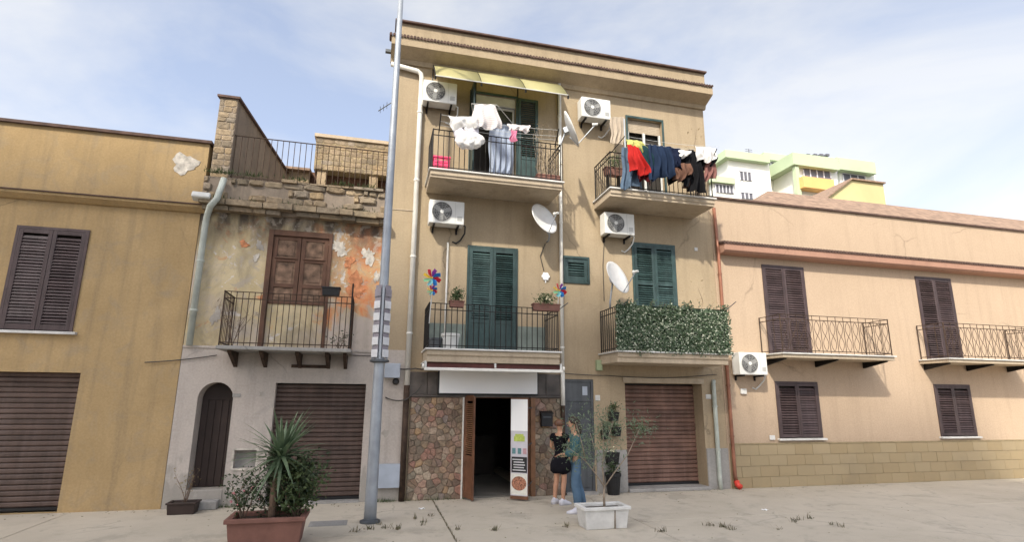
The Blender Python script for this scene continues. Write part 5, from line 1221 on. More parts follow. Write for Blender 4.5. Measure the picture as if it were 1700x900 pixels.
q.build('basket', 'pink_plastic', t); q = MB(); q.box(cx-wd/2-.02, cx+wd/2+.02, -.8-dp_/2-.02, -.8-dp_/2+.02, z0+h-.04, z0+h); q.box(cx-wd/2-.02, cx+wd/2+.02, -.8+dp_/2-.02, -.8+dp_/2+.02, z0+h-.04, z0+h); q.box(cx-wd/2-.02, cx-wd/2+.02, -.8-dp_/2+.021, -.8+dp_/2-.021, z0+h-.04, z0+h); q.box(cx+wd/2-.02, cx+wd/2+.02, -.8-dp_/2+.021, -.8+dp_/2-.021, z0+h-.04, z0+h); q.build('rim', 'pink_plastic', t, bevel=.006)
# red trough with tall dry stems on the canopy balcony
a = W(890, 290, -.8); b = W(928, 292, -.8)
trough('flower_box', 'red trough of tall dry stems in the canopy balcony corner', a.x, b.x, -.9, -.7, FL2+.003, .18, 'terracotta', 'flower box', .012)
rg = random.Random(21); dr = T('dry_plant', 'tall dry twiggy stems rising above the canopy balcony rail', 'plant', ((a.x+b.x)/2, -.8, FL2+.15)); q = MB(); tps = []
for i in range(26):
    x = a.x+(b.x-a.x)*rg.uniform(.0, 1); z1 = rg.uniform(7.6, 8.42); pts = [(min(max(x, a.x+.04), b.x-.04), -.8+rg.uniform(-.05, .05), FL2+.15)]
    for k in range(1, 6): pts.append((pts[-1][0]+rg.gauss(-.015, .03), pts[-1][1]+rg.gauss(0, .03), FL2+.15+(z1-FL2-.15)*k/5)); tps.append(Vector(pts[-1]))
    q.tube(pts, [.007, .007, .006, .005, .004, .003], 5)
q.build('stems', 'pale_bark', dr); l = MB(); leaves(l, tps, 190, .055, .035, .35, .8, rg); stuff(l.build('foliage', 'leaf_dry', dr))

# ---------------------------------------------------------------- laundry
def cloth_sheet(name, label, corners, mat, Y=-1.15, folds=3, amp=.05, bulge=.0, hem=.04, seed=0, cat='laundry', group=None, ny=None, bag=None):
    """corners: photo pixels TL, TR, BR, BL; hangs in folds from its top edge"""
    rg = random.Random(seed+hash(label) % 1 if False else seed); ph = rg.uniform(0, 6)
    c = [W(u, v, Y) for u, v in corners]
    def fn(a, b):
        top = c[0].lerp(c[1], a); bot = c[3].lerp(c[2], a); p = top.lerp(bot, b)
        y = amp*math.sin(folds*2*math.pi*a+ph+.5*b)*(.25+.75*b)+.4*amp*math.sin(folds*4.3*math.pi*a+ph*2+b)*b-bulge*math.sin(math.pi*b)*(.4+.6*math.sin(math.pi*a))
        z = -.035*math.sin(math.pi*a*2+ph)*(1-b)*.3+hem*math.sin(folds*3.1*a+ph)*b
        return (p.x+.02*math.sin(9*b+ph)*b, Y+y, p.z+z)
    fn0 = fn
    fn = lambda a, b: (lambda p: (p[0]+.012*math.sin(7*b+3*a+ph), p[1]+.22*amp*math.sin(11*a+6*b+ph*3)*(.3+b), p[2]))(fn0(a, b))
    q = MB(); q.grid(fn, 30, 22); o = q.build(name, mat, None, smooth=True, solid=.005, sub=1); return tag(o, label, cat, group)
cloth_sheet('towel', 'striped white towel hung highest at the canopy balcony door', [(787, 172), (823, 174), (835, 214), (783, 213)], 'c_stripe', -1.10, 2, .04, .05, .02, 1)
cloth_sheet('sheet', 'white folded sheet at the left end of the canopy balcony line', [(744, 192), (792, 194), (795, 210), (750, 216)], 'c_white', -1.16, 2, .04, .06, .03, 2)
cloth_sheet('sheet', 'lilac white sheet hanging low below the folded sheet', [(752, 208), (796, 208), (792, 243), (757, 240)], 'c_lilac', -1.10, 2, .05, .08, .03, 3)
# round white washing bag bulging outwards
bc = W(780, 233, -1.22); q = MB(); n_ = 20
q.add(*(lambda vs, fs: (vs, fs))([Vector((bc.x+.33*math.cos(2*math.pi*j/n_)*math.sin(math.pi*i/10), bc.y+.14*math.sin(2*math.pi*j/n_)*math.sin(math.pi*i/10), bc.z+.2*math.cos(math.pi*i/10)+.04*math.cos(2*math.pi*j/n_)*math.sin(math.pi*i/10))) for i in range(11) for j in range(n_)], [(i*n_+j, (i+1)*n_+j, (i+1)*n_+(j+1) % n_, i*n_+(j+1) % n_) for i in range(10) for j in range(n_)]))
q.tube([(bc.x-.05, bc.y, bc.z+.18), (bc.x-.12, -1.12, bc.z+.42)], .03, 8); q.tube([(bc.x+.05, bc.y, bc.z+.18), (bc.x+.06, -1.12, bc.z+.42)], .03, 8)
wb_ = q.build('washing_bag', 'c_white', None, smooth=True, recalc=True, sub=2); tx_ = bpy.data.textures.new('creases', 'CLOUDS'); tx_.noise_scale = .13; dm_ = wb_.modifiers.new('creases', 'DISPLACE'); dm_.texture = tx_; dm_.strength = .11; dm_.mid_level = .5
tag(wb_, 'round white wash bundle slung below the canopy balcony line', 'laundry')
cloth_sheet('curtain', 'pale blue curtain hanging in the open balcony door', [(812, 205), (853, 208), (852, 291), (812, 288)], 'c_curtain', -.10, 4, .04, 0, .0, 4, 'curtain')
cloth_sheet('garment', 'white patterned top on the line over the curtain', [(842, 206), (880, 208), (878, 219), (846, 217)], 'c_stripe', -1.12, 3, .03, .02, .03, 5)
cloth_sheet('garment', 'small pink garment pegged on the canopy balcony line', [(848, 215), (858, 216), (857, 236), (846, 234)], 'c_pink', -1.12, 1, .02, .02, .02, 6)
lr = T('clothes_line', 'clothes line on metal arms in front of the canopy balcony', 'clothes line', (2.4, -1, 7.7))
for xx in (1.05, 3.7): MB().tube([(xx, -.96, 7.70), (xx, -1.24, 8.0)], .012, 6).build('arm', 'iron', lr)
for yy, zz in ((-1.06, 7.82), (-1.12, 7.88), (-1.22, 7.98)): 
    q = MB(); q.tube([(1.05+(3.7-1.05)*i/12, yy, zz-.06*math.sin(math.pi*i/12)) for i in range(13)], .004, 5); q.build('line', 'fitting', lr)
q = MB(); q.tube([W(783, 172, -1.10), W(825, 174, -1.10)], .008, 6); q.tube([W(783, 172, -1.10), (c0-.03, -.5, WZ(783, 172, -1.1))], .008, 6); q.tube([W(825, 174, -1.10), (c1+.1, -.02, WZ(825, 174, -1.1))], .008, 6); q.build('line', 'fitting', lr)
# right balcony: crowded line
lr = T('clothes_line', 'clothes line on metal arms crowded with dark washing', 'clothes line', (6.3, -1, 7.7))
for (u, v) in ((1037, 226), (1190, 247)):
    e = W(u, v, -1.5); q = MB(); xx = 5.09 if u < 1100 else 7.70; q.tube([(xx, -.96, 7.72), e], .012, 6); q.build('arm', 'iron', lr)
la_, lb_ = W(1040, 236, -1.2), W(1188, 252, -1.2)
for yy in (-1.08, -1.16, -1.24, -1.34):
    q = MB(); dz_ = (yy+1.2)*-.5; q.tube([(la_.x+(lb_.x-la_.x)*i/14, yy, la_.z+(lb_.z-la_.z)*i/14-.05*math.sin(math.pi*i/14)+dz_) for i in range(15)], .004, 5); q.build('line', 'fitting', lr)
GR = None
for i, (lab, cs, mt, Y, fo, am_, nm) in enumerate([
    ('long slate blue towel at the left end of the crowded line', [(1037, 246), (1062, 250), (1063, 309), (1036, 311)], 'c_blue', -1.08, 2, .03, 'towel'),
    ('lime yellow top on the crowded washing line', [(1043, 231), (1068, 236), (1072, 247), (1046, 246)], 'c_lime', -1.24, 2, .03, 'garment'),
    ('bright red shirt slung slantwise on the crowded line', [(1040, 238), (1060, 246), (1076, 284), (1048, 276)], 'c_red', -1.30, 2, .05, 'garment'),
    ('dark wine coloured trousers beside the red shirt', [(1060, 250), (1080, 252), (1078, 300), (1058, 292)], 'c_wine', -1.20, 2, .04, 'garment'),
    ('dark teal top between red shirt and jeans', [(1058, 244), (1086, 243), (1096, 270), (1078, 290)], 'c_teal', -1.26, 2, .04, 'garment'),
    ('navy jeans hanging widest on the crowded line', [(1082, 240), (1108, 244), (1116, 292), (1080, 296)], 'c_denim', -1.33, 3, .06, 'garment'),
    ('navy sweater next to the jeans', [(1100, 242), (1124, 246), (1122, 270), (1108, 268)], 'c_navy', -1.22, 2, .05, 'garment'),
    ('black jacket hanging mid line', [(1112, 248), (1136, 251), (1146, 296), (1112, 298)], 'c_black', -1.16, 2, .05, 'garment'),
    ('navy scarf over the black jacket', [(1116, 256), (1128, 254), (1132, 275), (1118, 280)], 'c_navy', -1.34, 2, .03, 'garment'),
    ('dark brown top low on the crowded line', [(1116, 274), (1142, 272), (1146, 293), (1120, 296)], 'c_brown', -1.30, 2, .04, 'garment'),
    ('small white vest pegged between black clothes', [(1128, 249), (1146, 251), (1146, 264), (1130, 262)], 'c_white', -1.30, 1, .02, 'garment'),
    ('black dress hanging longest near the right end', [(1144, 248), (1160, 250), (1168, 320), (1138, 308)], 'c_black', -1.20, 2, .05, 'garment'),
    ('black top hanging under the white cloth', [(1156, 258), (1185, 262), (1182, 276), (1156, 290)], 'c_black', -1.14, 2, .05, 'garment'),
    ('broad white cloth at the right end of the crowded line', [(1158, 243), (1190, 247), (1186, 267), (1160, 264)], 'c_white', -1.30, 2, .03, 'garment'),
    ('faded brown pink blouse last at the right end', [(1172, 268), (1188, 268), (1190, 298), (1170, 300)], 'c_dusty', -1.16, 2, .03, 'garment'),
    ('brown trousers behind the black dress', [(1140, 280), (1170, 282), (1168, 316), (1136, 310)], 'c_brown', -1.10, 2, .04, 'garment')]):
    cx_ = sum(c_[0] for c_ in cs)/4; cs = [(cx_+(u_-cx_)*(1.38 if mt in ('c_black', 'c_navy', 'c_denim') else 1.1), v_+(4 if k_ in (2, 3) else 0)) for k_, (u_, v_) in enumerate(cs)]; rj = random.Random(200+i); cs = [(u_+rj.uniform(-4, 4), v_+(rj.uniform(-7, 6) if k_ > 1 else rj.uniform(-2, 1))) for k_, (u_, v_) in enumerate(cs)]; cloth_sheet(nm, lab, cs, mt, Y, fo+.6, am_*1.35, .05, .045, 30+i)
# grey side curtain and post on the right top balcony
q = MB(); a = W(1036, 197, -.55); q.tube([(a.x, -.55, FL2), (a.x, -.55, a.z)], .02, 8); tag(q.build('curtain_pole', 'galv', None), 'upright grey pole on the crowded washing balcony', 'pole')
cloth_sheet('side_curtain', 'beige sun curtain tied to the pole on the washing balcony', [(1013, 195), (1036, 193), (1035, 240), (1014, 238)], 'c_screen', -.40, 3, .02, 0, .01, 61, 'curtain')
# box of plants on its left side
bzp = WZ(1015, 292, -.5)
t = trough('flower_box', 'rusty planter box at the left end of the washing balcony', 5.12, 5.56, -.58, -.40, bzp, .2, 'terracotta', 'flower box', .012)
for xx in (5.2, 5.48): MB().box(xx-.02, xx+.02, -.55, -.43, FL2, bzp+.002).build('stand', 'iron', t)
shrub('balcony_plant', 'leafy plant in the rusty planter of the washing balcony', (5.34, -.49, bzp+.15), .3, 6, 260, .06, .07, 'leaf_mid', .008, .6, .4, seed=41, cat='plant')
shrub('balcony_plant', 'sparse dry plant at the right end of the washing balcony', (7.55, -.6, FL2+.01), 1.35, 3, 130, .07, .09, 'leaf_dry', .012, .25, .35, seed=42, cat='plant')
shrub('balcony_plant', 'thin yellowing plant behind the hedge screen right end', (7.5, -.3, FL1+.07), 1.5, 4, 140, .06, .09, 'leaf_dry', .012, .22, .35, seed=43, cat='plant')
shrub('balcony_plant', 'small dry climber on old balcony left railing', (-2.66, -.55, obz+.002), .85, 5, 60, .05, .05, 'leaf_dry', .008, .3, .3, seed=44, cat='plant')
shrub('balcony_plant', 'low weeds growing in the old balcony right corner', (-.72, -.45, obz+.002), .3, 6, 110, .06, .06, 'leaf_dark', .006, .7, .35, seed=45, cat='plant')
a = W(535, 484, -.78); b = W(565, 484, -.78)
t = trough('flower_box', 'black empty flower box on the old balcony rail', a.x, b.x, -.90, -.70, a.z-.09, .17, 'black', 'flower box', .015)

# leafy hedge screen on the right middle balcony
hx0, hx1, hz0_, hz1_ = WX(1024, 540, -1.0), WX(1210, 540, -1.02), FL1+.08, 4.10
hs = T('hedge_screen', 'artificial ivy screen tied to the right middle balcony rail', 'screen', ((hx0+hx1)/2, -1.0, hz0_))
q = MB(); q.box(hx0, hx1, -.992, -.976, hz0_, hz1_); q.build('backing', 'hedge_net', hs)
rg = random.Random(77); l1 = MB(); l2 = MB()
for i in range(12000):
    hx_ = rg.uniform(hx0-.02, hx1+.03); hz_ = hz0_-.03+(hz1_+.03-hz0_+.05*math.sin(hx_*5)+.04*math.sin(hx_*13+1))*rg.random()
    dn = .5+.5*math.sin(hx_*3.1+1.3*math.sin(hz_*4))*math.cos(hz_*3.7+hx_*1.3)
    if rg.random() > .55+.45*dn: continue
    p = Vector((hx_, -1.0-rg.random()*(.02+.05*dn), hz_)); d = Vector((rg.gauss(0, 1), rg.gauss(-.5, .35), rg.gauss(-.2, .9))).normalized()
    s = d.cross(Vector((rg.gauss(0, .3), -1, rg.gauss(.2, .3)))).normalized(); L = rg.uniform(.03, .065)
    (l2 if rg.random() < .20 else l1).add([p, p+d*L*.45+s*L*.33, p+d*L, p+d*L*.45-s*L*.33], [(0, 1, 2, 3)])
vn = MB()
for k in range(46):
    x_ = rg.uniform(hx0, hx1); top_ = rg.random() < .6; z_ = (hz1_ if top_ else hz0_+.02); p = Vector((x_, -1.03, z_)); pts = [p.copy()]
    for j in range(5): p = p+Vector((rg.gauss(0, .03), rg.gauss(-.008, .012), (rg.uniform(.0, .035) if top_ else -rg.uniform(.01, .04)))); pts.append(p.copy()); d = Vector((rg.gauss(0, 1), rg.gauss(-.4, .4), rg.gauss(0, .8))).normalized(); s = d.cross(Vector((0, -1, .2))).normalized(); L = rg.uniform(.03, .06); l1.add([p, p+d*L*.45+s*L*.3, p+d*L, p+d*L*.45-s*L*.3], [(0, 1, 2, 3)])
    vn.tube(pts, .003, 4)
vn.build('ivy_shoots', 'bark', hs)
stuff(l1.build('ivy_leaves', 'leaf_hedge', hs)); stuff(l2.build('pale_ivy_leaves', 'leaf_hedge_pale', hs))
def rod(label, pts, r=.010): return tag(MB().tube(pts, r, 6).build('metal_rod', 'steel_dark', None), label, 'rod')
rod('thin metal rod sticking out from the right end of the hedge screen', [(7.79, -.97, 4.05), W(1222, 501, -1.25)])
rod('thin metal rod sticking out beside the dish over the hedge screen', [(5.2, -.97, 4.06), W(1044, 498, -1.25)])
rod('thin metal rod sticking out by the blue and red pinwheel', [(3.73, -.97, 3.9), W(943, 503, -1.2)])

# ---------------------------------------------------------------- lamp post with ribbed collar
lp = G(614, 868); lamp = T('lamp_post', 'tall grey tapered lamp post with ribbed white collar', 'lamp post', (lp.x, lp.y, 0))
tp = 11.6
MB().tube([(lp.x, lp.y, z) for z in (0, .35, 2.6, 5, 8, tp)], [.105, .102, .090, .078, .063, .045], 20).build('pole', 'galv', lamp, smooth=True)
MB().lathe((lp.x, lp.y, 0), [(.17, 0), (.17, .03), (.12, .05)], 20).build('base_plate', 'steel_dark', lamp)
MB().tube([(lp.x, lp.y, tp-.1), (lp.x, lp.y-.3, tp+.15), (lp.x, lp.y-1.4, tp+.3)], .035, 10).build('arm', 'galv', lamp)
MB().obox((lp.x, lp.y-1.7, tp+.3), (.26, .7, .12), (R(-6), 0, 0)).build('lantern', 'galv', lamp, bevel=.03)
k0, k1 = WZ(622, 598, lp.y), WZ(628, 478, lp.y)
MB().lathe((lp.x, lp.y, k0-.05), [(.11, 0), (.17, .02), (.17, .05), (.12, .06)], 20).build('collar_ring', 'steel_dark', lamp)
hh = (k1-k0)
for k in range(6):
    for j in range(4):
        a = j*math.pi/2+.78; z = k0+.04+hh*k/6; mt = 'plate_white' if k < 5 else 'plate_mauve'
        pl_ = MB().obox((lp.x+.135*math.cos(a), lp.y+.135*math.sin(a), z+hh*.055), (.012, .145, hh*.105), (0, 0, a)); pl_.build('collar_plate', mt, lamp, bevel=.004)
        MB().obox((lp.x+.115*math.cos(a), lp.y+.115*math.sin(a), z+hh*.135), (.012, .13, hh*.06), (0, 0, a)).build('collar_band', 'plate_mauve', lamp)
for j in range(4):
    a = j*math.pi/2; MB().obox((lp.x+.125*math.cos(a), lp.y+.125*math.sin(a), k0+hh*.5), (.03, .035, hh*.98), (0, 0, a)).build('collar_strip', 'galv', lamp)

# roof antennas at the left end of the tan house
an = T('roof_antenna', 'thin aerial reaching left from the tan house side wall', 'antenna', (XL, 1.0, 8.6))
e = W(628, 184, .9); s_ = W(650, 170, .9); MB().tube([(XL, 1.0, s_.z+.1), s_, e], .012, 6).build('boom', 'steel_dark', an)
for f_ in (.35, .6, .85): c = s_.lerp(e, f_); MB().tube([c+Vector((0, -.16, 0)), c+Vector((0, .16, 0))], .006, 5).build('element', 'steel_dark', an)
an = T('roof_antenna', 'short dark bar fixed to the roof corner beside the lamp post', 'antenna', (XL, .3, 9.9)); e = W(640, 84, .25); MB().box(e.x, XL+.0, .2, .29, e.z-.04, e.z+.03).build('bar', 'steel_dark', an)

# ---------------------------------------------------------------- cables along the facades
def cable(label, pts, r=.009, sag=0):
    P_ = []
    for a, b in zip(pts, pts[1:]):
        for i in range(8): t_ = i/8; p = Vector(a).lerp(Vector(b), t_); p.z -= sag*4*t_*(1-t_); P_.append(p)
    P_.append(Vector(pts[-1])); return tag(MB().tube(P_, r, 6).build('cable', 'cable', None, smooth=True), label, 'cable')
cable('dark cable sagging from the ochre house to the old balcony', [W(240, 602, -.03), W(360, 590, -.03)], .01, .02)
cable('cable running along the grey wall top to the lamp post height', [W(585, 590, -.03), W(640, 590, -.03)], .01, .01)
cable('cables from the square box across the downpipe to the shop', [W(663, 613, -.1), W(690, 612, -.18), W(706, 613, -.16)], .014, .01)
cable('loose cable loop on the wall above the meter cabinet', [W(640, 660, -.03), W(668, 665, -.16), W(685, 655, -.16), W(700, 640, -.1)], .012, .03)
cable('thin cable along the tan wall above the street door and garage', [W(933, 620, -.03), W(1010, 624, -.03), W(1100, 628, -.05), W(1190, 622, -.03)], .009, .01)
cable('cable hanging down the wall below the round dish', [W(905, 405, -.02), W(897, 425, -.02), W(903, 450, -.02)], .01, .0)
cable('cable below the dish at the hedge screen, under air conditioner', [W(1003, 400, -.02), W(1001, 440, -.02), W(1003, 500, -.02)], .008, 0)

# weeds in the pavement joints
wd_ = MB(); rg = random.Random(55)
spots = [G(u, v) for u, v in ((618, 868), (628, 872), (640, 878), (615, 880), (690, 862), (705, 868), (715, 858), (700, 874), (940, 876), (928, 880), (1178, 874), (1188, 878), (1200, 876), (1212, 880), (1228, 878), (1318, 868), (1322, 864), (1345, 862), (1350, 866), (1380, 872), (1398, 876), (1290, 880), (1260, 876), (760, 880), (820, 882), (1100, 884), (660, 880), (590, 884))]
for s in spots:
    if rg.random() < .25: continue
    for k in range(rg.randint(10, 26)):
        p = s+Vector((rg.gauss(0, .035), rg.gauss(0, .03), 0)); a = rg.uniform(0, 6.28); h = rg.uniform(.02, .12)*rg.uniform(.4, 1.1); w_ = .005; ln = rg.uniform(.2, 1.3); d = Vector((math.cos(a)*ln, math.sin(a)*ln, 1))*h; s2 = Vector((-math.sin(a), math.cos(a), 0))*w_
        wd_.add([p-s2, p+s2, p+d*.6+s2, p+d, p+d*.6-s2], [(0, 1, 2, 3, 4)])
for k in range(260):
    p = Vector((1.30+rg.gauss(0, .008), rg.uniform(-4.6, -.1), 0)); h = rg.uniform(.01, .05); a = rg.uniform(0, 6.28); d = Vector((math.cos(a)*.5, math.sin(a)*.5, 1))*h; s2 = Vector((-math.sin(a), math.cos(a), 0))*.005; wd_.add([p-s2, p+s2, p+d], [(0, 1, 2)])
o = stuff(wd_.build('weeds', 'leaf_weed', None)); tag(o, 'dry weeds sprouting from the pavement joints', 'weeds')
wd_ = MB()
for k in range(420):
    u_ = rg.uniform(OX0, XR); 
    p = Vector((rg.choice((rg.gauss(.35, .12), rg.gauss(-2.4, .3), rg.gauss(1.3, .4))), -.03-abs(rg.gauss(0, .05)), 0)); h = rg.uniform(.02, .11); a = rg.uniform(0, 6.28); d = Vector((math.cos(a)*.4, -abs(math.sin(a))*.4, 1))*h; s2 = Vector((-math.sin(a), math.cos(a), 0))*.005; wd_.add([p-s2, p+s2, p+d], [(0, 1, 2)])
o = stuff(wd_.build('grass', 'leaf_mid', None)); tag(o, 'grass tufts along the foot of the facades', 'grass')
wd_ = MB(); 
for k in range(900):
    cx_r = rg.choice((OX0+.25, OX0+.9, -1.9, -.9, -.35, -3.2)); p = Vector((cx_r+rg.gauss(0, .14), -.1-abs(rg.gauss(0, .06)), rg.choice((cb1+.06, cb1+.06, cb0+.27)))); h = rg.uniform(.03, .16); a = rg.uniform(0, 6.28); d = Vector((math.cos(a)*.5, -abs(math.sin(a))*.5, rg.uniform(-.3, 1)))*h; s2 = Vector((-math.sin(a), math.cos(a), 0))*.008; wd_.add([p-s2, p+d*.5+s2*1.3, p+d, p+d*.5-s2], [(0, 1, 2, 3)])
o = stuff(wd_.build('wall_weeds', 'leaf_mid', None)); tag(o, 'weeds growing on the ruined stone cornice', 'weeds')

# ---------------------------------------------------------------- the two people
def skin(name, nodes, edges, mat, parent, root=None, sub=2):
    ks = list(nodes); me = bpy.data.meshes.new(name); org = ORG[parent]
    me.from_pydata([Vector(nodes[k][0])-org for k in ks], [(ks.index(a), ks.index(b)) for a, b in edges], []); me.materials.append(MATS[mat])
    o = bpy.data.objects.new(name, me); COL.objects.link(o); o.parent = parent; ORG[o] = org
    bm = bmesh.new(); bm.from_mesh(me); ly = bm.verts.layers.skin.verify(); bm.verts.ensure_lookup_table()
    for i, k in enumerate(ks):
        r = nodes[k][1]; bm.verts[i][ly].radius = r if isinstance(r, tuple) else (r, r); bm.verts[i][ly].use_root = (k == (root or ks[0]))
    bm.to_mesh(me); bm.free()
    s = o.modifiers.new('skin', 'SKIN'); s.use_smooth_shade = True; s.branch_smoothing = .6
    d = o.modifiers.new('sub', 'SUBSURF'); d.levels = sub; d.render_levels = sub
    if name != 'body':
        d.levels = d.render_levels = 3; tx_ = bpy.data.textures.new('folds', 'CLOUDS'); tx_.noise_scale = .055; k_ = o.modifiers.new('folds', 'DISPLACE'); k_.texture = tx_; k_.strength = .022; k_.mid_level = .45
    return o
def hand(prefix, wrist, dirv, side, nodes, edges, curl=.5):
    """palm and five fingers appended to a body graph"""
    d = Vector(dirv).normalized(); s = Vector(side).normalized(); s = (s-d*s.dot(d)).normalized(); n = d.cross(s); w = Vector(wrist)
    pm_ = w+d*.045; nodes[prefix+'palm'] = (pm_, (.030, .018)); edges.append((prefix+'wrist', prefix+'palm'))
    kn = w+d*.085; nodes[prefix+'kn'] = (kn, (.030, .014)); edges.append((prefix+'palm', prefix+'kn'))
    for i, L in enumerate((.065, .078, .072, .055)):
        o_ = s*(.028-.0185*i); a = kn+o_+d*.012; b = a+(d*math.cos(curl)+n*math.sin(curl))*L*.55; c = b+(d*math.cos(curl*2)+n*math.sin(curl*2))*L*.45
        nodes[f'{prefix}f{i}a'] = (a, .0088); nodes[f'{prefix}f{i}b'] = (b, .008); nodes[f'{prefix}f{i}c'] = (c, .0065); edges += [(prefix+'kn', f'{prefix}f{i}a'), (f'{prefix}f{i}a', f'{prefix}f{i}b'), (f'{prefix}f{i}b', f'{prefix}f{i}c')]
    a = w+d*.035+s*.034; b = a+(d*.7+s*.7)*.03+n*.01; c = b+(d*.95+s*.2)*.027
    nodes[prefix+'ta'] = (a, .011); nodes[prefix+'tb'] = (b, .0095); nodes[prefix+'tc'] = (c, .0075); edges += [(prefix+'palm', prefix+'ta'), (prefix+'ta', prefix+'tb'), (prefix+'tb', prefix+'tc')]
def figure(label, foot, yaw, H, pose, clothes, hairmat, hair_long, seed=0):
    """pose in a local frame: x right of the person, y forward, z up; metres for a 1.70 m figure"""
    k = H/1.70; ca, sa = math.cos(yaw), math.sin(yaw)
    L = lambda p: Vector((foot[0]+(p[0]*ca-p[1]*sa)*k, foot[1]+(p[0]*sa+p[1]*ca)*k, p[2]*k))
    D = lambda p: Vector((p[0]*ca-p[1]*sa, p[0]*sa+p[1]*ca, p[2]))
    t = T('person', label, 'person', (foot[0], foot[1], 0), None)
    J = dict(pelvis=(0, 0, .92), waist=(0, .01, 1.06), chest=(0, .0, 1.26), neckb=(0, -.01, 1.42), neck=(0, .005, 1.49), head1=(0, .02, 1.56), head2=(0, .015, 1.63), head3=(0, .005, 1.67),
             hipL=(-.095, 0, .88), hipR=(.095, 0, .88), kneeL=(-.10, .02, .48), kneeR=(.10, .02, .48), ankL=(-.10, -.02, .09), ankR=(.10, -.02, .09), toeL=(-.115, .15, .03), toeR=(.115, .15, .03),
             shL=(-.18, -.01, 1.38), shR=(.18, -.01, 1.38), elL=(-.24, -.04, 1.11), elR=(.24, -.04, 1.11), Lwrist=(-.24, .08, .88), Rwrist=(.24, .08, .88)); J.update(pose)
    rad = dict(pelvis=(.110, .085), waist=(.105, .085), chest=(.145, .10), neckb=(.075, .065), neck=.052, head1=(.068, .080), head2=(.078, .096), head3=(.058, .072), hipL=.068, hipR=.068, kneeL=.058, kneeR=.058, ankL=.036, ankR=.036, toeL=(.022, .012), toeR=(.022, .012), shL=.058, shR=.058, elL=.040, elR=.040, Lwrist=.026, Rwrist=.026)
    N_ = {a: (L(J[a]), tuple(x*k for x in rad[a]) if isinstance(rad[a], tuple) else rad[a]*k) for a in J}
    for s in 'LR':
        N_['calf'+s] = ((N_['knee'+s][0]*.62+N_['ank'+s][0]*.38)+D((0, -.02, 0)), .055*k); N_['thigh'+s] = ((N_['hip'+s][0]*.55+N_['knee'+s][0]*.45),   .070*k)
    E_ = [('pelvis', 'waist'), ('waist', 'chest'), ('chest', 'neckb'), ('neckb', 'neck'), ('neck', 'head1'), ('head1', 'head2'), ('head2', 'head3')]
    for s in 'LR': E_ += [('pelvis', 'hip'+s), ('hip'+s, 'thigh'+s), ('thigh'+s, 'knee'+s), ('knee'+s, 'calf'+s), ('calf'+s, 'ank'+s), ('ank'+s, 'toe'+s), ('neckb', 'sh'+s), ('sh'+s, 'el'+s), ('el'+s, s+'wrist')]
    for s in 'LR':
        d = N_[s+'wrist'][0]-N_['el'+s][0]; hand(s, N_[s+'wrist'][0], d, D((1 if s == 'L' else -1, .6, 0)), N_, E_)
    body = skin('body', N_, E_, 'skin', t, 'pelvis')
    # face
    f = lambda p: L(tuple(Vector(J['head2'])+Vector(p)))
    q = MB(); q.add([f((-.014, .088, -.035)), f((.014, .088, -.035)), f((0, .118, -.03)), f((0, .09, .02))], [(0, 1, 2), (1, 3, 2), (3, 0, 2)]); q.build('nose', 'skin', t, smooth=True)
    for s in (-1, 1):
        MB().lathe(f((s*.032, .082, .012)), [(.003*k, -.011*k), (.011*k, -.005*k), (.012*k, .004*k), (.004*k, .011*k)], 8, D((0, 1, 0))).build('eye', 'hair_dark', t)
        MB().obox(f((s*.082, .0, -.005)), (.016*k, .035*k, .058*k), (0, 0, yaw)).build('ear', 'skin', t, bevel=.007)
    MB().obox(f((0, .088, -.058)), (.044*k, .012*k, .010*k), (0, 0, yaw)).build('mouth', 'flower_pink', t, bevel=.004)
    hc = f((0, -.018, .02)); vs = []; fs = []; n, mth = 20, 10
    for i in range(mth+1):
        ph = math.pi*.66*i/mth
        for j in range(n):
            th = 2*math.pi*j/n; fr_ = math.sin(th); cut = 1.0 if fr_ < .25 else max(.42, 1-(fr_-.25)*.85); pp = ph*cut
            vs.append(hc+D((.092*k*math.sin(pp)*math.cos(th), .110*k*math.sin(pp)*math.sin(th), .088*k*math.cos(pp))))
    for i in range(mth): fs += [(i*n+j, (i+1)*n+j, (i+1)*n+(j+1) % n, i*n+(j+1) % n) for j in range(n)]
    q = MB(); q.add(vs, fs); q.build('hair', hairmat, t, smooth=True, solid=.016)
    if hair_long:
        hb = L(tuple(Vector(J['head2'])+Vector((0, -.085, .0)))); q = MB(); q.tube([hb+Vector((0, 0, .03)), hb+D((0, -.03, -.1)), hb+D((0, -.02, -.24)), hb+D((0, -.0, -.33))], [.06, .075, .06, .02], 12); q.build('hair', hairmat, t, smooth=True)
    for nm, mat, keys, edges, grow in clothes:
        M_ = {}
        for a in keys:
            key, f_ = (a, None) if isinstance(a, str) else a
            if f_ is not None and isinstance(f_, tuple):         # partway along a limb
                b_, s_ = f_; p_ = N_[key][0].lerp(N_[b_][0], s_); r_ = max(N_[key][1]) if isinstance(N_[key][1], tuple) else N_[key][1]; r2 = max(N_[b_][1]) if isinstance(N_[b_][1], tuple) else N_[b_][1]
                M_[key+'>'+b_] = (p_, (r_+(r2-r_)*s_)+grow*1.25)
            else:
                r_ = N_[key][1]; M_[key] = (N_[key][0], tuple(x+grow for x in r_) if isinstance(r_, tuple) else r_+grow)
        skin(nm, M_, edges, mat, t, keys[0] if isinstance(keys[0], str) else None)
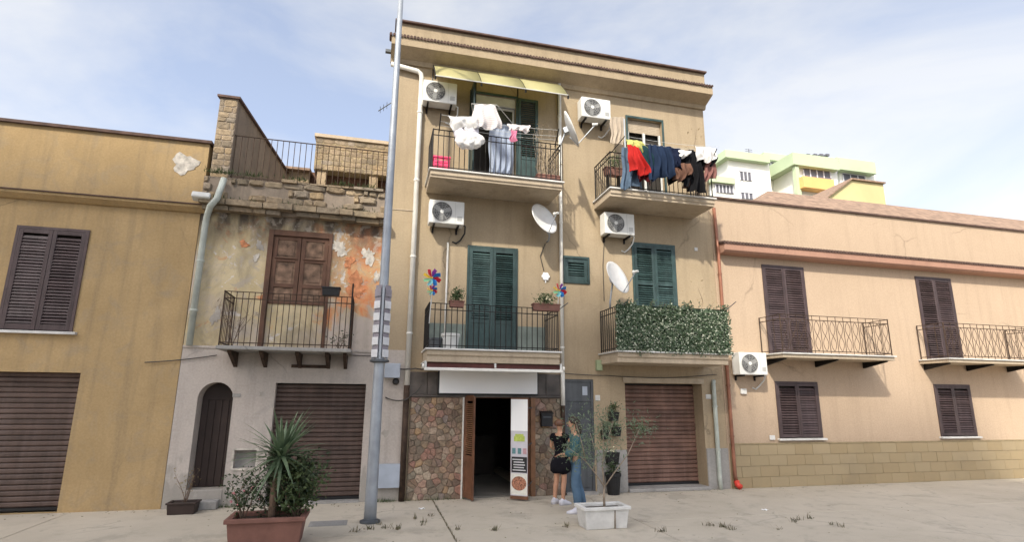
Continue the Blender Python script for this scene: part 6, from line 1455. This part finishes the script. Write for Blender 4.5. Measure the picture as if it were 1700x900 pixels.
    for s in 'LR':                                                # shoes
        a, b = N_['ank'+s][0], N_['toe'+s][0]; fwd_ = Vector((b.x-a.x, b.y-a.y, 0)).normalized(); yw_ = math.atan2(fwd_.y, fwd_.x); side = Vector((-fwd_.y, fwd_.x, 0))
        q = MB(); base = Vector((a.x, a.y, max(0, min(a.z, b.z)-.03*k))); prof = [(-.085, .040, .10), (-.03, .050, .135), (.03, .050, .125), (.09, .052, .085), (.15, .050, .062), (.205, .03, .04)]; vs = []; m_ = 10
        for (l, w_, h_) in prof:
            for j in range(m_): th = math.pi*j/(m_-1); vs.append(base+fwd_*l*k+side*w_*k*math.cos(th)+Vector((0, 0, .002+h_*k*math.sin(th)**.6)))
        fs = [(i*m_+j, (i+1)*m_+j, (i+1)*m_+j+1, i*m_+j+1) for i in range(len(prof)-1) for j in range(m_-1)]+[(i*m_, i*m_+m_-1, (i+1)*m_+m_-1, (i+1)*m_) for i in range(len(prof)-1)]+[tuple(range(m_)), tuple(range(len(prof)*m_-1, (len(prof)-1)*m_-1, -1))]
        q.add(vs, fs); q.build('shoe', 'p_shoe', t, smooth=True, recalc=True)
    return t, N_, L
TR = ['pelvis', ('pelvis', ('waist', .6)), 'hipL', 'hipR', 'thighL', 'thighR', 'kneeL', 'kneeR', 'calfL', 'calfR', ('ankL', ('calfL', .1)), ('ankR', ('calfR', .1))]
TE = [('pelvis', 'pelvis>waist'), ('pelvis', 'hipL'), ('pelvis', 'hipR')]+[e for s in 'LR' for e in (('hip'+s, 'thigh'+s), ('thigh'+s, 'knee'+s), ('knee'+s, 'calf'+s), ('calf'+s, 'ank%s>calf%s' % (s, s)))]
JK = ['chest', 'waist', 'pelvis', 'hipL', 'hipR', 'neckb', 'shL', 'shR', 'elL', 'elR', ('elL', ('Lwrist', .85)), ('elR', ('Rwrist', .85))]
JE = [('chest', 'waist'), ('waist', 'pelvis'), ('pelvis', 'hipL'), ('pelvis', 'hipR'), ('chest', 'neckb'), ('neckb', 'shL'), ('neckb', 'shR'), ('shL', 'elL'), ('shR', 'elR'), ('elL', 'elL>Lwrist'), ('elR', 'elR>Rwrist')]
fb = G(957, 852); pB, nB, LB = figure('person in blue jeans and teal jacket facing the shop, seen from the side', (fb.x, fb.y), R(72), 1.68,
    dict(toeL=(-.12, .16, .03), ankR=(.10, -.14, .09), toeR=(.12, .02, .03), kneeR=(.10, -.03, .48), elL=(-.25, .02, 1.10), Lwrist=(-.20, .24, 1.06), elR=(.25, -.06, 1.12), Rwrist=(.21, .10, .95), neck=(0, .02, 1.49), head1=(0, .05, 1.555), head2=(0, .055, 1.625), head3=(0, .045, 1.665)),
    [('jeans', 'p_jeans', TR, TE, .026), ('jacket', 'p_teal', JK, JE, .036)], 'hair_dark', True)
fa = G(930, 838); pA, nA, LA = figure('person in black top and shorts with bare legs standing by the stone wall', (fa.x, fa.y), R(-58), 1.60,
    dict(shR=(.18, .0, 1.38), elR=(.36, .06, 1.24), Rwrist=(.16, .20, 1.06), elL=(-.25, .02, 1.13), Lwrist=(-.10, .22, 1.06), ankL=(-.11, -.04, .09), toeR=(.13, .14, .03)),
    [('shorts', 'p_black', ['pelvis', ('pelvis', ('waist', .6)), 'hipL', 'hipR', 'thighL', 'thighR', ('thighL', ('kneeL', .45)), ('thighR', ('kneeR', .45))], [('pelvis', 'pelvis>waist'), ('pelvis', 'hipL'), ('pelvis', 'hipR'), ('hipL', 'thighL'), ('hipR', 'thighR'), ('thighL', 'thighL>kneeL'), ('thighR', 'thighR>kneeR')], .034),
     ('top', 'p_black', ['chest', 'waist', 'pelvis', 'neckb', 'shL', 'shR', ('shL', ('elL', .45)), ('shR', ('elR', .45))], [('chest', 'waist'), ('waist', 'pelvis'), ('chest', 'neckb'), ('neckb', 'shL'), ('neckb', 'shR'), ('shL', 'shL>elL'), ('shR', 'shR>elR')], .018)], 'hair_brown', False)
# black shoulder bag carried by the person in jeans
hb = nB['Lkn'][0]; bg_ = T('shoulder_bag', 'large black bag carried between the two people', 'bag', (hb.x, hb.y, hb.z-.42))
bgm = MB(); c = hb+Vector((.03, -.02, -.17)); n_ = 14
vs = []; rows = [(-.15, .15, .06), (-.10, .20, .085), (0, .20, .085), (.09, .17, .06), (.13, .15, .03)]
for (z, a_, b_) in rows: vs += [c+Vector((a_*math.copysign(abs(math.cos(2*math.pi*j/n_))**.6, math.cos(2*math.pi*j/n_)), b_*math.sin(2*math.pi*j/n_), z)) for j in range(n_)]
bgm.add(vs, [(i*n_+j, i*n_+(j+1) % n_, (i+1)*n_+(j+1) % n_, (i+1)*n_+j) for i in range(len(rows)-1) for j in range(n_)]+[tuple(range(n_-1, -1, -1)), tuple((len(rows)-1)*n_+j for j in range(n_))]); bgm.build('bag_body', 'p_black', bg_, smooth=True)
MB().tube([c+Vector((-.14, 0, .11)), c+Vector((-.10, .0, .2)), hb+Vector((-.02, 0, .0)), hb+Vector((.03, 0, .0)), c+Vector((.12, 0, .2)), c+Vector((.14, 0, .11))], .012, 8).build('strap', 'p_black', bg_, smooth=True)

dr_ = G(545, 870); t = T('drain_cover', 'grey concrete drain cover in the pavement by the lamp post', 'drain cover', (dr_.x, dr_.y, 0))
MB().box(dr_.x-.30, dr_.x+.30, dr_.y-.2, dr_.y+.2, .001, .006).build('frame', 'plinth', t)
for k in range(6): MB().box(dr_.x-.25, dr_.x+.25, dr_.y-.17+k*.058, dr_.y-.13+k*.058, .0062, .011).build('bar', 'plinth', t)
rg = random.Random(91); lt = MB()
for k in range(520):
    if rg.random() < .6: p = Vector((rg.uniform(-6, 12), -.05-abs(rg.gauss(0, .22)), .004))
    else: p = Vector((rg.uniform(-4, 11), rg.uniform(-4.4, -.2), .004))
    a = rg.uniform(0, 6.28); L = rg.uniform(.012, .045); d = Vector((math.cos(a), math.sin(a), rg.uniform(0, .25)))*L; s2 = Vector((-math.sin(a), math.cos(a), rg.uniform(-.2, .3)))*L*.4
    lt.add([p, p+d*.5+s2, p+d, p+d*.5-s2], [(0, 1, 2, 3)])
o = stuff(lt.build('leaf_litter', 'leaf_weed', None)); tag(o, 'dead leaves scattered over the pavement', 'leaves')
for i_, (u_, v_, lab) in enumerate(((1270, 848, 'small white paper scrap on the pavement before the tiled wainscot'), (700, 846, 'crumpled white paper scrap on the pavement before the stone cladding'))):
    p = G(u_, v_); q = MB(); q.grid(lambda a, b: (p.x+(a-.5)*.11, p.y+(b-.5)*.08, .012+.012*math.sin(9*a+i_)*math.cos(7*b)), 6, 5); tag(q.build('paper_scrap', 'sign_white', None, solid=.002), lab, 'litter')
